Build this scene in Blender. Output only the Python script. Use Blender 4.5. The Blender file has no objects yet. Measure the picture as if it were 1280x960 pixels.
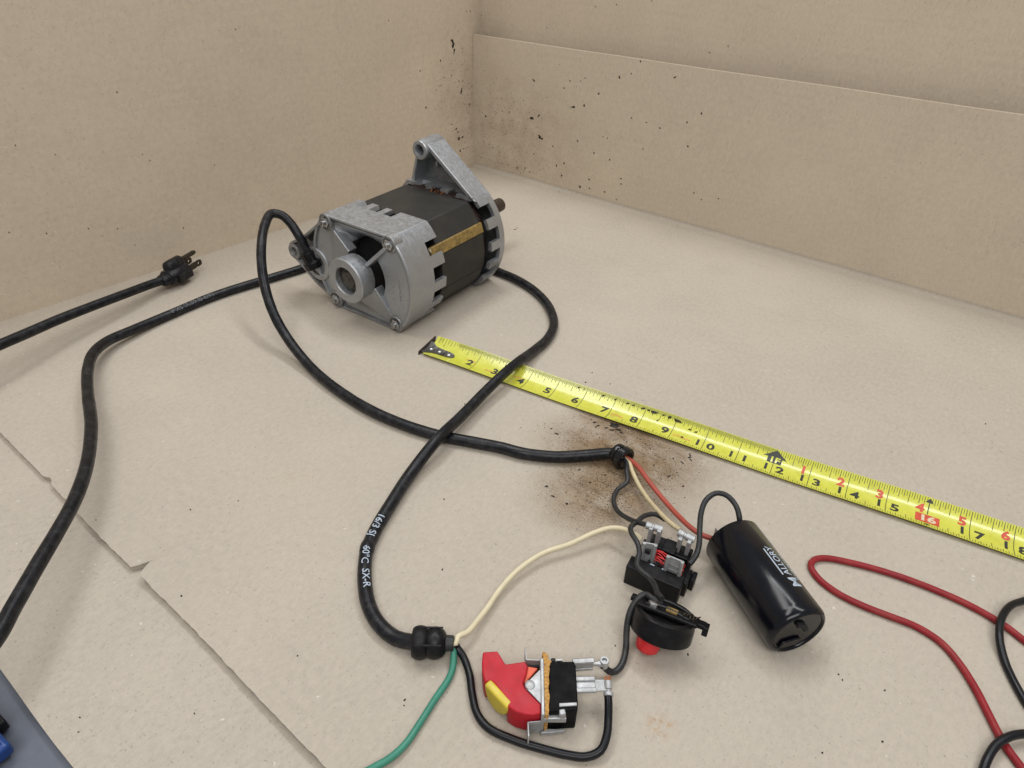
import bpy, bmesh, math, random
from mathutils import Vector, Matrix, Euler, noise as mnoise
R = math.radians
rnd = random.Random(7)
SC = bpy.context.scene
COL = SC.collection

# ------------------------------------------------------------------ camera
CAM_LOC = Vector((0.663591, -0.780726, 0.338034))
CAM_ROT = Euler((0.944743, -0.022418, 0.657603), 'XYZ')
FPX = 856.605                                   # focal length for a 1280 px wide picture
cd = bpy.data.cameras.new('camera'); cam = bpy.data.objects.new('camera', cd); COL.objects.link(cam)
cam.location = CAM_LOC; cam.rotation_euler = CAM_ROT
cd.sensor_width = 36; cd.lens = FPX / 1280 * 36; cd.clip_start = 0.005; cd.clip_end = 50
SC.camera = cam
# ------------------------------------------------------------------ world + lamps
w = bpy.data.worlds.new('World'); SC.world = w; w.use_nodes = True
bgn = w.node_tree.nodes['Background']
bgn.inputs['Color'].default_value = (0.98, 0.985, 1.0, 1); bgn.inputs['Strength'].default_value = 0.31
def area(name, loc, target, sx, sy, power, col):
    l = bpy.data.lights.new(name, 'AREA'); l.shape = 'RECTANGLE'; l.size = sx; l.size_y = sy
    l.energy = power; l.color = col
    o = bpy.data.objects.new(name, l); COL.objects.link(o); o.location = loc
    o.rotation_euler = (Vector(target) - Vector(loc)).to_track_quat('-Z', 'Y').to_euler()
    return o
area('tube_or_fill_lamp', (-0.20, -0.45, 1.70), (0.30, -0.45, 0), 1.3, 0.40, 10.6, (1.0, 0.99, 0.975))
area('tube_or_fill_lamp', (0.55, 0.10, 1.60), (0.45, -0.45, 0), 1.5, 0.16, 9.0, (0.97, 0.985, 1.0))
area('tube_or_fill_lamp', (1.05, -1.25, 1.35), (0.25, -0.20, 0.1), 1.3, 0.6, 12.2, (1.0, 0.985, 0.96))  # fill lamp added to brighten both cardboard walls, not a known ceiling fixture
SC.view_settings.view_transform = 'Standard'; SC.view_settings.look = 'None'
SC.view_settings.gamma = 1; SC.view_settings.exposure = 0.0; SC.view_settings.use_curve_mapping = False
SC.render.engine = 'CYCLES'; SC.cycles.use_denoising = True
SC.cycles.max_bounces = 6; SC.cycles.diffuse_bounces = 3; SC.cycles.glossy_bounces = 3; SC.cycles.caustics_reflective = False; SC.cycles.caustics_refractive = False

# ------------------------------------------------------------------ helpers
CM = CAM_ROT.to_matrix()
def ray(px, py): return CM @ Vector(((px - 640) / FPX, -(py - 480) / FPX, -1.0))
def at(px, py, z=0.0):                          # point seen at a pixel of the photograph, at height z
    d = ray(px, py); return CAM_LOC + d * ((z - CAM_LOC.z) / d.z)
def on_plane(px, py, p0, n):
    d = ray(px, py); return CAM_LOC + d * ((Vector(p0) - CAM_LOC).dot(n) / d.dot(n))

def catmull(pts, step=0.002, closed=False):
    pts = [Vector(p) for p in pts]; out = []
    n = len(pts)
    for i in range(n - 1):
        p0 = pts[i - 1] if i else pts[0] * 2 - pts[1]
        p1, p2 = pts[i], pts[i + 1]
        p3 = pts[i + 2] if i + 2 < n else pts[-1] * 2 - pts[-2]
        k = max(2, int((p2 - p1).length / step))
        t0 = 0; t1 = t0 + max(1e-5, (p1 - p0).length) ** .5; t2 = t1 + max(1e-5, (p2 - p1).length) ** .5; t3 = t2 + max(1e-5, (p3 - p2).length) ** .5
        for j in range(k):
            t = t1 + (t2 - t1) * j / k
            A1 = p0 * ((t1 - t) / (t1 - t0)) + p1 * ((t - t0) / (t1 - t0)); A2 = p1 * ((t2 - t) / (t2 - t1)) + p2 * ((t - t1) / (t2 - t1)); A3 = p2 * ((t3 - t) / (t3 - t2)) + p3 * ((t - t2) / (t3 - t2))
            B1 = A1 * ((t2 - t) / (t2 - t0)) + A2 * ((t - t0) / (t2 - t0)); B2 = A2 * ((t3 - t) / (t3 - t1)) + A3 * ((t - t1) / (t3 - t1))
            out.append(B1 * ((t2 - t) / (t2 - t1)) + B2 * ((t - t1) / (t2 - t1)))
    out.append(pts[-1]); return out

def frame(d, up=Vector((0, 0, 1))):
    d = d.normalized()
    if abs(d.dot(up)) > .98: up = Vector((0, 1, 0))
    s = d.cross(up).normalized(); return s, s.cross(d).normalized()

class MB:
    def __init__(self): self.v = []; self.f = []
    def quadstrip(self, a, b, flip=False):
        n = len(a)
        for i in range(n):
            j = (i + 1) % n; q = (a[i], a[j], b[j], b[i]); self.f.append(q[::-1] if flip else q)
    def add(self, pts):
        k = len(self.v); self.v += [Vector(p) for p in pts]; return list(range(k, k + len(pts)))
    def box(self, c, ax, ay, az, sx, sy, sz):
        c = Vector(c); ax, ay, az = Vector(ax) * sx / 2, Vector(ay) * sy / 2, Vector(az) * sz / 2
        i = self.add([c + ax * a + ay * b + az * d for d in (-1, 1) for b in (-1, 1) for a in (-1, 1)])
        for q in ((0, 2, 3, 1), (4, 5, 7, 6), (0, 1, 5, 4), (2, 6, 7, 3), (0, 4, 6, 2), (1, 3, 7, 5)): self.f.append(tuple(i[k] for k in q))
        return self
    def bx(self, x0, x1, y0, y1, z0, z1):
        return self.box(((x0 + x1) / 2, (y0 + y1) / 2, (z0 + z1) / 2), (1, 0, 0), (0, 1, 0), (0, 0, 1), x1 - x0, y1 - y0, z1 - z0)
    def prism(self, pts, ext):                  # closed polygon extruded by a vector
        ext = Vector(ext); a = self.add(pts); b = self.add([Vector(p) + ext for p in pts])
        n = Vector((0, 0, 0))
        for i in range(len(pts)):
            p, q = Vector(pts[i]), Vector(pts[(i + 1) % len(pts)]); n += p.cross(q)
        flip = n.dot(ext) > 0
        self.f.append(tuple(a[::-1] if flip else a)); self.f.append(tuple(b if flip else b[::-1]))
        self.quadstrip(a, b, not flip); return self
    def tube(self, path, r, n=14, cap=True, rf=None, up=None):
        path = [Vector(p) for p in path]; rings = []
        prev = None
        for i, p in enumerate(path):
            d = path[min(i + 1, len(path) - 1)] - path[max(i - 1, 0)]
            if d.length < 1e-9: continue
            d.normalize()
            if prev is None: s, u = frame(d, up or Vector((0, 0, 1)))
            else:
                u = prev - d * prev.dot(d); u.normalize(); s = d.cross(u)
            prev = u
            rr = rf(i / (len(path) - 1)) * r if rf else r
            rings.append(self.add([p + (s * math.cos(t) + u * math.sin(t)) * rr for t in [2 * math.pi * k / n for k in range(n)]]))
        for a, b in zip(rings, rings[1:]): self.quadstrip(a, b)
        if cap: self.f.append(tuple(rings[0][::-1])); self.f.append(tuple(rings[-1]))
        return self
    def lathe(self, o, d, prof, n=32, sx=1.0, sy=1.0, up=None, cap=True):     # prof: (distance along d, radius)
        o = Vector(o); d = Vector(d).normalized(); s, u = frame(d, up or Vector((0, 0, 1))); rings = []
        for h, r in prof:
            rings.append(self.add([o + d * h + (s * math.cos(t) * sx + u * math.sin(t) * sy) * r for t in [2 * math.pi * k / n for k in range(n)]]))
        for a, b in zip(rings, rings[1:]): self.quadstrip(a, b)
        if cap:
            self.f.append(tuple(rings[0][::-1])); self.f.append(tuple(rings[-1]))
        return self
    def grid(self, rows, flip=False):
        ids = [self.add(r) for r in rows]
        for a, b in zip(ids, ids[1:]):
            for i in range(len(a) - 1):
                q = (a[i], a[i + 1], b[i + 1], b[i]); self.f.append(q[::-1] if flip else q)
        return self
    def build(self, name, mat, parent=None, sharp=35, bevel=0, seg=2, recalc=True):
        me = bpy.data.meshes.new(name)
        inv = None
        if parent is not None:
            m, local = ROOT[parent.name]
            if not local: inv = m.inverted()
        me.from_pydata([tuple(inv @ p) if inv else tuple(p) for p in self.v], [], self.f)
        if recalc:
            bm = bmesh.new(); bm.from_mesh(me); bmesh.ops.recalc_face_normals(bm, faces=bm.faces); bm.to_mesh(me); bm.free()
        me.polygons.foreach_set('use_smooth', [True] * len(me.polygons)); me.set_sharp_from_angle(angle=R(sharp))
        me.materials.append(mat)
        o = bpy.data.objects.new(name, me); COL.objects.link(o)
        if parent is not None: o.parent = parent; ROOT[o.name] = ROOT[parent.name]
        else: ROOT[o.name] = (Matrix(), False)
        if bevel:
            b = o.modifiers.new('bevel', 'BEVEL'); b.width = bevel; b.segments = seg; b.limit_method = 'ANGLE'; b.angle_limit = R(40); b.harden_normals = False
        return o
ROOT = {}
def tag(o, label, cat, group=None, kind=None):
    if label: o['label'] = label
    if cat: o['category'] = cat
    if group: o['group'] = group
    if kind: o['kind'] = kind
    return o
def thing(name, label, cat, loc, rz=0.0, local=False, group=None):
    o = bpy.data.objects.new(name, None); COL.objects.link(o); o.empty_display_size = .01
    o.location = loc; o.rotation_euler = (0, 0, rz)
    ROOT[o.name] = (Matrix.Translation(Vector(loc)) @ Matrix.Rotation(rz, 4, 'Z'), local)
    return tag(o, label, cat, group)
def text_mesh(txt, size, mapf, bold=0.0, xs=1.0, align='CENTER'):
    """letters as flat faces; mapf sends (x, y) of the text plane to a 3D point"""
    cu = bpy.data.curves.new('letters', 'FONT'); cu.body = txt; cu.size = size; cu.align_x = align; cu.align_y = 'CENTER'
    cu.offset = bold; cu.resolution_u = 3
    o = bpy.data.objects.new('letters', cu); COL.objects.link(o)
    dg = bpy.context.evaluated_depsgraph_get(); me = o.evaluated_get(dg).to_mesh()
    bm = bmesh.new(); bm.from_mesh(me); o.evaluated_get(dg).to_mesh_clear()
    y = -size
    while y < size and size:
        bmesh.ops.bisect_plane(bm, geom=bm.verts[:] + bm.edges[:] + bm.faces[:], plane_co=(0, y, 0), plane_no=(0, 1, 0)); y += size / 9
    bmesh.ops.triangulate(bm, faces=bm.faces)
    vs = [mapf(v.co.x * xs, v.co.y) for v in bm.verts]; bm.verts.index_update()
    fs = [tuple(v.index for v in f.verts) for f in bm.faces]; bm.free()
    bpy.data.objects.remove(o); bpy.data.curves.remove(cu)
    return vs, fs
def add_text(mb, *a, **k):
    vs, fs = text_mesh(*a, **k); b = len(mb.v); mb.v += [Vector(v) for v in vs]; mb.f += [tuple(i + b for i in f) for f in fs]

# ------------------------------------------------------------------ materials
def nt(name):
    m = bpy.data.materials.new(name); m.use_nodes = True; t = m.node_tree; return m, t, t.nodes['Principled BSDF']
def N(t, typ, **k):
    n = t.nodes.new(typ)
    for a, b in k.items():
        if a.startswith('i_'): n.inputs[a[2:].replace('_', ' ')].default_value = b
        else: setattr(n, a, b)
    return n
def noise(t, co, scale, detail=4, rough=.55, lo=.35, hi=.65):
    n = N(t, 'ShaderNodeTexNoise'); n.inputs['Scale'].default_value = scale; n.inputs['Detail'].default_value = detail; n.inputs['Roughness'].default_value = rough
    t.links.new(co, n.inputs['Vector'])
    r = N(t, 'ShaderNodeMapRange'); r.inputs[1].default_value = lo; r.inputs[2].default_value = hi; t.links.new(n.outputs['Fac'], r.inputs[0]); return r.outputs[0]
def math_(t, op, a, b=None):
    n = N(t, 'ShaderNodeMath', operation=op)
    for i, x in enumerate((a, b)):
        if x is None: continue
        if isinstance(x, (int, float)): n.inputs[i].default_value = x
        else: t.links.new(x, n.inputs[i])
    return n.outputs[0]
def mix(t, fac, a, b, mode='MIX'):
    n = N(t, 'ShaderNodeMix', data_type='RGBA', blend_type=mode)
    for s, x in ((0, fac), (6, a), (7, b)):
        if isinstance(x, (int, float)): n.inputs[s].default_value = x
        elif isinstance(x, tuple): n.inputs[s].default_value = (*x, 1) if len(x) == 3 else x
        else: t.links.new(x, n.inputs[s])
    return n.outputs[2]
def bump(t, b, h, strength, dist):
    n = N(t, 'ShaderNodeBump'); n.inputs['Strength'].default_value = strength; n.inputs['Distance'].default_value = dist
    t.links.new(h, n.inputs['Height']); t.links.new(n.outputs[0], b.inputs['Normal'])
def simple(name, col, rough=.5, metal=0., var=.15, scale=300, bmp=.0, dirt=None, dirt_amt=.5, dscale=60, coat=0, spec=.5):
    m, t, b = nt(name); co = N(t, 'ShaderNodeTexCoord').outputs['Object']
    f = noise(t, co, scale)
    c = mix(t, f, tuple(x * (1 - var) for x in col), tuple(min(1, x * (1 + var)) for x in col))
    if dirt:
        d = math_(t, 'MULTIPLY', noise(t, co, dscale, 6, .65, .45, .75), dirt_amt); c = mix(t, d, c, dirt)
    t.links.new(c, b.inputs['Base Color'])
    r = N(t, 'ShaderNodeMapRange'); r.inputs[3].default_value = rough * .8; r.inputs[4].default_value = min(1, rough * 1.25)
    t.links.new(noise(t, co, scale * .37), r.inputs[0]); t.links.new(r.outputs[0], b.inputs['Roughness'])
    b.inputs['Metallic'].default_value = metal; b.inputs['Coat Weight'].default_value = coat; b.inputs['Specular IOR Level'].default_value = spec
    if bmp: bump(t, b, f, bmp, .0004)
    return m

def cardboard(name, base, stain=False, corr=None, dust=None):
    m, t, b = nt(name); tc = N(t, 'ShaderNodeTexCoord'); co = tc.outputs['Object']
    def st(sx, sy, sz):
        mp = N(t, 'ShaderNodeMapping'); mp.inputs['Scale'].default_value = (sx, sy, sz); t.links.new(co, mp.inputs['Vector']); return mp.outputs[0]
    lo = tuple(x * .93 for x in base); hi = tuple(min(1, x * 1.05) for x in base)
    c = mix(t, noise(t, co, 14, 2, .6, .3, .7), lo, hi)
    c = mix(t, math_(t, 'MULTIPLY', noise(t, st(1, .35, .5), 5, 3, .6, .42, .68), .30), c, tuple(x * .80 for x in base))
    c = mix(t, math_(t, 'MULTIPLY', noise(t, st(.18, 1.6, 1.6), 46, 3, .65, .60, .74), .28), c, tuple(x * .66 for x in base))
    c = mix(t, math_(t, 'MULTIPLY', noise(t, st(1.4, .2, 1.4), 38, 3, .65, .60, .74), .22), c, tuple(min(1, x * 1.16) for x in base))
    fib = noise(t, st(1, 1.6, 1.6), 520, 3, .75, .3, .7)
    c = mix(t, math_(t, 'MULTIPLY', fib, .62), c, tuple(x * .80 for x in base))
    bl = noise(t, st(1.7, 1, 1), 190, 2, .6, .30, .70)
    c = mix(t, math_(t, 'MULTIPLY', bl, .45), c, tuple(min(1, x * 1.13) for x in base))
    c = mix(t, math_(t, 'MULTIPLY', noise(t, st(2.6, 1, 1), 330, 2, .7, .60, .72), .55), c, tuple(x * .66 for x in base))
    nn = N(t, 'ShaderNodeTexNoise'); nn.inputs['Scale'].default_value = 500; nn.inputs['Detail'].default_value = 1; t.links.new(co, nn.inputs['Vector'])
    def flecks(scale, thr, keep, seed, st_=(1, 1, 1)):
        v = N(t, 'ShaderNodeTexVoronoi'); v.inputs['Scale'].default_value = scale
        mp = N(t, 'ShaderNodeMapping'); mp.inputs['Location'].default_value = (seed, seed * 2, 0); mp.inputs['Scale'].default_value = st_; t.links.new(co, mp.inputs['Vector'])
        ad = N(t, 'ShaderNodeVectorMath', operation='MULTIPLY_ADD'); t.links.new(nn.outputs['Color'], ad.inputs[0]); ad.inputs[1].default_value = (.004, .004, .004); t.links.new(mp.outputs[0], ad.inputs[2])
        t.links.new(ad.outputs[0], v.inputs['Vector'])
        s = N(t, 'ShaderNodeSeparateColor'); t.links.new(v.outputs['Color'], s.inputs[0])
        return math_(t, 'MULTIPLY', math_(t, 'LESS_THAN', v.outputs['Distance'], thr), math_(t, 'GREATER_THAN', s.outputs[0], keep))
    c = mix(t, math_(t, 'MULTIPLY', flecks(260, .16, .72, .3, (1, 1.8, 1.4)), .45), c, tuple(x * .38 for x in base))
    c = mix(t, math_(t, 'MULTIPLY', flecks(130, .10, .88, 4.1), .45), c, (.80, .76, .68))
    rough = .82
    if stain:
        def blob(p, rx, ry, rot):
            mp = N(t, 'ShaderNodeMapping', vector_type='TEXTURE'); mp.inputs['Location'].default_value = p; mp.inputs['Rotation'].default_value = (0, 0, rot); mp.inputs['Scale'].default_value = (rx, ry, 1)
            t.links.new(co, mp.inputs['Vector'])
            l = N(t, 'ShaderNodeVectorMath', operation='LENGTH'); t.links.new(mp.outputs[0], l.inputs[0])
            r = N(t, 'ShaderNodeMapRange', interpolation_type='SMOOTHSTEP'); r.inputs[1].default_value = 1.0; r.inputs[2].default_value = .15; t.links.new(l.outputs['Value'], r.inputs[0]); return r.outputs[0]
        a = blob((0.503, -0.425, 0), .088, .070, .5)
        a2 = blob((0.487, -0.395, 0), .062, .030, .2)
        a3 = blob((0.513, -0.465, 0), .07, .06, .9)
        env = math_(t, 'MAXIMUM', math_(t, 'MAXIMUM', a, a2), math_(t, 'MULTIPLY', a3, .9))
        sm = math_(t, 'MULTIPLY', env, noise(t, co, 45, 4, .65, .12, .55))
        c = mix(t, math_(t, 'MULTIPLY', sm, 1.0), c, (.24, .160, .088))
        sk = math_(t, 'MULTIPLY', math_(t, 'POWER', env, 1.5), noise(t, st(.5, 1.6, 1), 75, 5, .75, .50, .68)); c = mix(t, math_(t, 'MULTIPLY', sk, .8), c, (.095, .062, .036))
        gr = math_(t, 'MULTIPLY', math_(t, 'MULTIPLY', env, noise(t, co, 30, 2, .6, .30, .55)), noise(t, co, 800, 2, .7, .52, .62))
        c = mix(t, math_(t, 'MULTIPLY', gr, .85), c, (.06, .042, .028))
        c = mix(t, math_(t, 'MULTIPLY', math_(t, 'MULTIPLY', env, flecks(330, .22, .55, 7.3)), .9), c, (.03, .024, .018))
        for p, rx, ry, am in (((.602, -.640, 0), .022, .012, .35), ((.62, -.59, 0), .010, .010, .6), ((.335, -.59, 0), .04, .012, .12)):
            bb = blob(p, rx, ry, .8); c = mix(t, math_(t, 'MULTIPLY', math_(t, 'MULTIPLY', bb, noise(t, co, 250, 4, .7, .45, .62)), am), c, (.42, .22, .08))
    if dust:
        mp = N(t, 'ShaderNodeMapping', vector_type='TEXTURE'); mp.inputs['Location'].default_value = dust[0]; mp.inputs['Scale'].default_value = dust[1]; t.links.new(co, mp.inputs['Vector'])
        l = N(t, 'ShaderNodeVectorMath', operation='LENGTH'); t.links.new(mp.outputs[0], l.inputs[0])
        r = N(t, 'ShaderNodeMapRange', interpolation_type='SMOOTHSTEP'); r.inputs[1].default_value = 1.0; r.inputs[2].default_value = .1; t.links.new(l.outputs['Value'], r.inputs[0]); env = r.outputs[0]
        c = mix(t, math_(t, 'MULTIPLY', math_(t, 'MULTIPLY', env, noise(t, co, 40, 3, .6, .3, .7)), .42), c, (.27, .18, .11))
        c = mix(t, math_(t, 'MULTIPLY', math_(t, 'MULTIPLY', env, noise(t, co, 700, 2, .7, .62, .70)), .6), c, (.09, .065, .045))
        c = mix(t, math_(t, 'MULTIPLY', math_(t, 'MULTIPLY', env, flecks(300, .20, .80, 2.3)), .75), c, (.05, .038, .028))
    if corr:
        wv = N(t, 'ShaderNodeTexWave', bands_direction=corr); wv.inputs['Scale'].default_value = 38; wv.inputs['Distortion'].default_value = .6; wv.inputs['Detail'].default_value = 2
        t.links.new(co, wv.inputs['Vector']); wf = wv.outputs['Fac']
        c = mix(t, math_(t, 'MULTIPLY', wf, .05), c, tuple(x * .7 for x in base))
    t.links.new(c, b.inputs['Base Color']); b.inputs['Roughness'].default_value = rough; b.inputs['Specular IOR Level'].default_value = .25
    h = math_(t, 'ADD', math_(t, 'MULTIPLY', fib, .4), noise(t, co, 25, 3, .5, 0, 1))
    bump(t, b, h, .16, .0006)
    return m
KRAFT = (0.506, 0.450, 0.374)
M = {}
M['floor'] = cardboard('kraft_floor', KRAFT, True)
M['floor2'] = cardboard('kraft_lower_sheet', (0.50, 0.446, 0.373))
M['wall'] = cardboard('kraft_wall', (0.634, 0.536, 0.415), corr='Z', dust=((0, 0, .09), (.09, .10, .16)))
M['flap'] = cardboard('kraft_flap', (0.624, 0.536, 0.42), corr='Z', dust=((.07, 0, .05), (.17, .2, .14)))
M['table'] = simple('grey_table', (.125, .14, .175), .45, var=.06, scale=120)
M['alu'] = simple('cast_aluminium', (.42, .435, .455), .45, .78, .05, 700, .2, (.22, .205, .185), .15, 48)
M['aludark'] = simple('grimy_aluminium', (.34, .34, .34), .5, .6, .12, 400, .25, (.08, .072, .06), .75, 45)
M['steel'] = simple('steel', (.55, .55, .56), .33, 1., .12, 400, 0, (.16, .12, .09), .4, 200)
M['hooksteel'] = simple('worn_hook_steel', (.20, .19, .18), .4, .8, .3, 300, .2, (.03, .028, .025), .9, 160)
M['rust'] = simple('brown_steel', (.075, .055, .042), .5, .6, .3, 400, .2)
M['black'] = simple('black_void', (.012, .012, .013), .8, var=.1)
M['rubber'] = simple('black_rubber', (.0055, .006, .0085), .36, var=.25, scale=250, bmp=.12, dirt=(.085, .085, .088), dirt_amt=.34, dscale=170, spec=.32)
M['gloss'] = simple('black_gloss', (.005, .005, .007), .16, var=.1, scale=200, dirt=(.02, .019, .018), dirt_amt=.35, dscale=160)
M['collar'] = simple('black_nylon', (.005, .005, .0065), .42, var=.2, scale=260, dirt=(.03, .028, .026), dirt_amt=.3, dscale=200, bmp=.2, spec=.3)
M['bakelite'] = simple('black_bakelite', (.006, .006, .0075), .34, var=.2, scale=300, dirt=(.045, .041, .035), dirt_amt=.16, dscale=220, bmp=.08, spec=.24)
M['switchblack'] = simple('matt_black_plastic', (.004, .004, .005), .55, var=.2, scale=300, spec=.12, bmp=.05)
M['capblack'] = simple('capacitor_shell', (.0035, .004, .007), .17, var=.15, scale=120, dirt=(.012, .013, .017), dirt_amt=.4, dscale=70, bmp=.02, spec=.36)
M['red'] = simple('red_plastic', (.50, .016, .030), .46, spec=.28, var=.06, scale=150, dirt=(.25, .02, .02), dirt_amt=.3, dscale=200)
M['redbtn'] = simple('red_button', (.62, .022, .028), .42, var=.08, scale=200)
M['orange'] = simple('orange_plastic', (.75, .13, .06), .45, var=.08)
M['yellow'] = simple('yellow_plastic', (.66, .52, .05), .42, var=.08, scale=200, dirt=(.35, .28, .05), dirt_amt=.35, dscale=90)
M['plated'] = simple('plated_metal', (.50, .51, .52), .5, .6, .08, 400, .08, (.28, .26, .22), .4, 250)
M['gasket'] = simple('cork_gasket', (.50, .27, .075), .9, var=.4, scale=700, bmp=.6)
M['wred'] = simple('red_wire', (.42, .075, .05), .5, var=.08, scale=120, dirt=(.2, .07, .05), dirt_amt=.3)
M['wred2'] = simple('red_lead', (.27, .016, .022), .46, spec=.3, var=.1, scale=120, dirt=(.30, .10, .07), dirt_amt=.3)
M['wwhite'] = simple('cream_wire', (.72, .64, .44), .5, var=.06, scale=120, dirt=(.5, .42, .26), dirt_amt=.4)
M['wcream'] = simple('dirty_cream_wire', (.62, .52, .32), .55, var=.1, scale=140, dirt=(.35, .27, .15), dirt_amt=.5)
M['wgreen'] = simple('green_wire', (.045, .24, .165), .48, var=.08, scale=120)
M['wgrey'] = simple('grimy_grey_wire', (.017, .018, .020), .5, var=.25, scale=200, bmp=.15, dirt=(.08, .076, .07), dirt_amt=.35, dscale=110)
M['wblack'] = simple('black_wire', (.005, .0055, .008), .34, var=.2, scale=200, spec=.36)
M['copper'] = simple('copper_enamel', (.32, .12, .05), .4, .7, .3, 500)
M['winding'] = simple('winding_varnish', (.022, .010, .008), .4, .2, .5, 500, .5)
M['redwind'] = simple('red_coil_wire', (.55, .03, .03), .3, .2, .2, 400)
M['brass'] = simple('amber_slot_liner', (.30, .20, .06), .45, .15, .25, 300, .15, (.07, .05, .025), .8, 120)
M['pin'] = simple('tarnished_brass', (.06, .05, .035), .42, .7, .25, 400)
M['white'] = simple('white_print', (.44, .51, .60), .5, var=.05)
M['greyprint'] = simple('faded_print', (.38, .40, .42), .6, var=.3, scale=900)
M['dimprint'] = simple('rubbed_print', (.13, .13, .14), .6, var=.5, scale=900)
M['ink'] = simple('black_ink', (.035, .037, .03), .45, var=.1)
M['redink'] = simple('red_ink', (.62, .09, .05), .45, var=.1)
M['fadeink'] = simple('faded_red_ink', (.70, .33, .10), .45, var=.2)
M['dirt'] = simple('grease_dirt', (.016, .013, .011), .65, var=.4, scale=900, bmp=.5)
M['blue'] = simple('blue_plastic', (.01, .05, .22), .35, var=.1)
M['shaft_end'] = simple('greasy_shaft_end', (.075, .07, .06), .3, .6, .4, 250, .2)
def stator_mat():
    m, t, b = nt('laminated_core'); co = N(t, 'ShaderNodeTexCoord').outputs['Object']
    wv = N(t, 'ShaderNodeTexWave', bands_direction='Y'); wv.inputs['Scale'].default_value = 330; wv.inputs['Distortion'].default_value = 1.0; wv.inputs['Detail'].default_value = 2; t.links.new(co, wv.inputs['Vector'])
    c = mix(t, wv.outputs['Fac'], (.015, .0145, .014), (.045, .043, .039))
    c = mix(t, math_(t, 'MULTIPLY', noise(t, co, 60, 5, .6, .45, .75), .5), c, (.06, .052, .040))
    t.links.new(c, b.inputs['Base Color']); b.inputs['Roughness'].default_value = .5; b.inputs['Metallic'].default_value = .1; b.inputs['Specular IOR Level'].default_value = .35
    bump(t, b, wv.outputs['Fac'], .3, .0004); return m
M['stator'] = stator_mat()
def tape_mat():
    m, t, b = nt('yellow_tape_enamel'); co = N(t, 'ShaderNodeTexCoord').outputs['Object']
    c = mix(t, noise(t, co, 200), (.62, .63, .065), (.69, .69, .10))
    c = mix(t, math_(t, 'MULTIPLY', noise(t, co, 70, 6, .7, .56, .75), .5), c, (.30, .27, .04))
    t.links.new(c, b.inputs['Base Color']); b.inputs['Roughness'].default_value = .24; b.inputs['Coat Weight'].default_value = .6; b.inputs['Coat Roughness'].default_value = .12
    return m
M['tape'] = tape_mat()

# ------------------------------------------------------------------ setting
WA = -0.071468
WD = Vector((math.sin(WA), -math.cos(WA), 0)); WN = Vector((math.cos(WA), math.sin(WA), 0))   # left wall runs along WD, faces WN
def wob(p, s, a): return mnoise.noise(Vector(p) * s) * a
tb = MB().bx(-.4, 1.9, -1.6, .3, -.05, -.0092)
tag(tb.build('tabletop', M['table']), None, None, kind='structure')
# lower cardboard sheet: front edge along y = -0.78
mb = MB(); top = []
xs = [-.15 + i * .02 for i in range(86)]
edge2 = [Vector((x, -.7790 + wob((x, 0, 3), 12, .0015), -.0044)) for x in xs]
rows = [[e + Vector((0, 0, -.0042)) for e in edge2], edge2, [Vector((x, -.60, -.0044)) for x in xs]]
mb.grid(rows); o = mb.build('lower_cardboard_sheet', M['floor2'], recalc=False); tag(o, None, None, kind='structure')
# upper cardboard sheet (floor), front edge along y = -0.70 with a torn nick
def edge_y(x):
    return -.6975 - .011 * max(0, (x - .1)) * 2.0 + wob((x, 1, 9), 9, .0012) + .009 * max(0, 1 - abs(x - .327) / .006) * (1 + .4 * mnoise.noise(Vector((x * 900, 0, 0)))) + .003 * max(0, 1 - abs(x - .205) / .006) + .0006 * mnoise.noise(Vector((x * 160, 3, 0)))
xs = [-.15 + i * .003 for i in range(600)]
mb = MB()
def lift(x): return .0016 * max(0, min(1, (x - .33) / .2)) + .0030 * math.exp(-((x - .333) / .007) ** 2)
rows = [[Vector((x, edge_y(x) + .0006, -.0043 + lift(x))) for x in xs], [Vector((x, edge_y(x), lift(x) - .0002)) for x in xs],
        [Vector((x, edge_y(x) + .004, lift(x) * .7)) for x in xs], [Vector((x, edge_y(x) + .02, lift(x) * .2)) for x in xs], [Vector((x, -.62, 0)) for x in xs]]
mb.grid(rows)
# sheet body, rising into the folded flap along the right-hand wall
FL = []
def flap_prof():
    p = [(-.62, 0), (-.4, 0), (-.2, 0), (-.06, 0), (-.012, .0), (-.0045, .0001), (-.0022, .0006), (-.0008, .0016), (-.0002, .0030), (0, .0045)]
    return p
xs2 = xs
mb.grid([[Vector((x, y + (wob((x, 0, 0), 6, .0015) if y > -.05 else 0), z)) for x in xs2] for y, z in flap_prof()])
o = mb.build('cardboard_floor', M['floor'], recalc=False); tag(o, None, None, kind='structure')
# flap standing in front of the back wall (top edge free, leaning a little forward)
mb = MB(); fx = [-.012 + i * .01 for i in range(165)]
def flap_pt(x, z, back=0.0):
    k = max(0, (z - .014)) / .164
    y = 0.0005 - .006 * k + wob((x, 0, 0), 6, .0015) * (1 - k) + wob((x, z, 4), 4, .0035) * k + .004 * math.exp(-x / .03) * k
    return Vector((x + (.0125 + .0018 * k if x < -.011 else 0), y + back, z + (wob((x, 2, 7), 5, .0022) + .009 * min(1, max(0, x) / .7) if z > .17 else 0)))
zs = [.004, .014, .03, .05, .08, .11, .14, .165, .178]
mb.grid([[flap_pt(x, z) for x in fx] for z in zs] + [[flap_pt(x, .178, .0032) for x in fx], [flap_pt(x, .11, .0032) for x in fx], [flap_pt(x, .004, .0032) for x in fx]])
mb.grid([[flap_pt(fx[0], z, .0032) for z in zs], [flap_pt(fx[0], z) for z in zs]])
tag(mb.build('cardboard_flap_wall', M['flap'], recalc=False), None, None, kind='structure')
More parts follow.
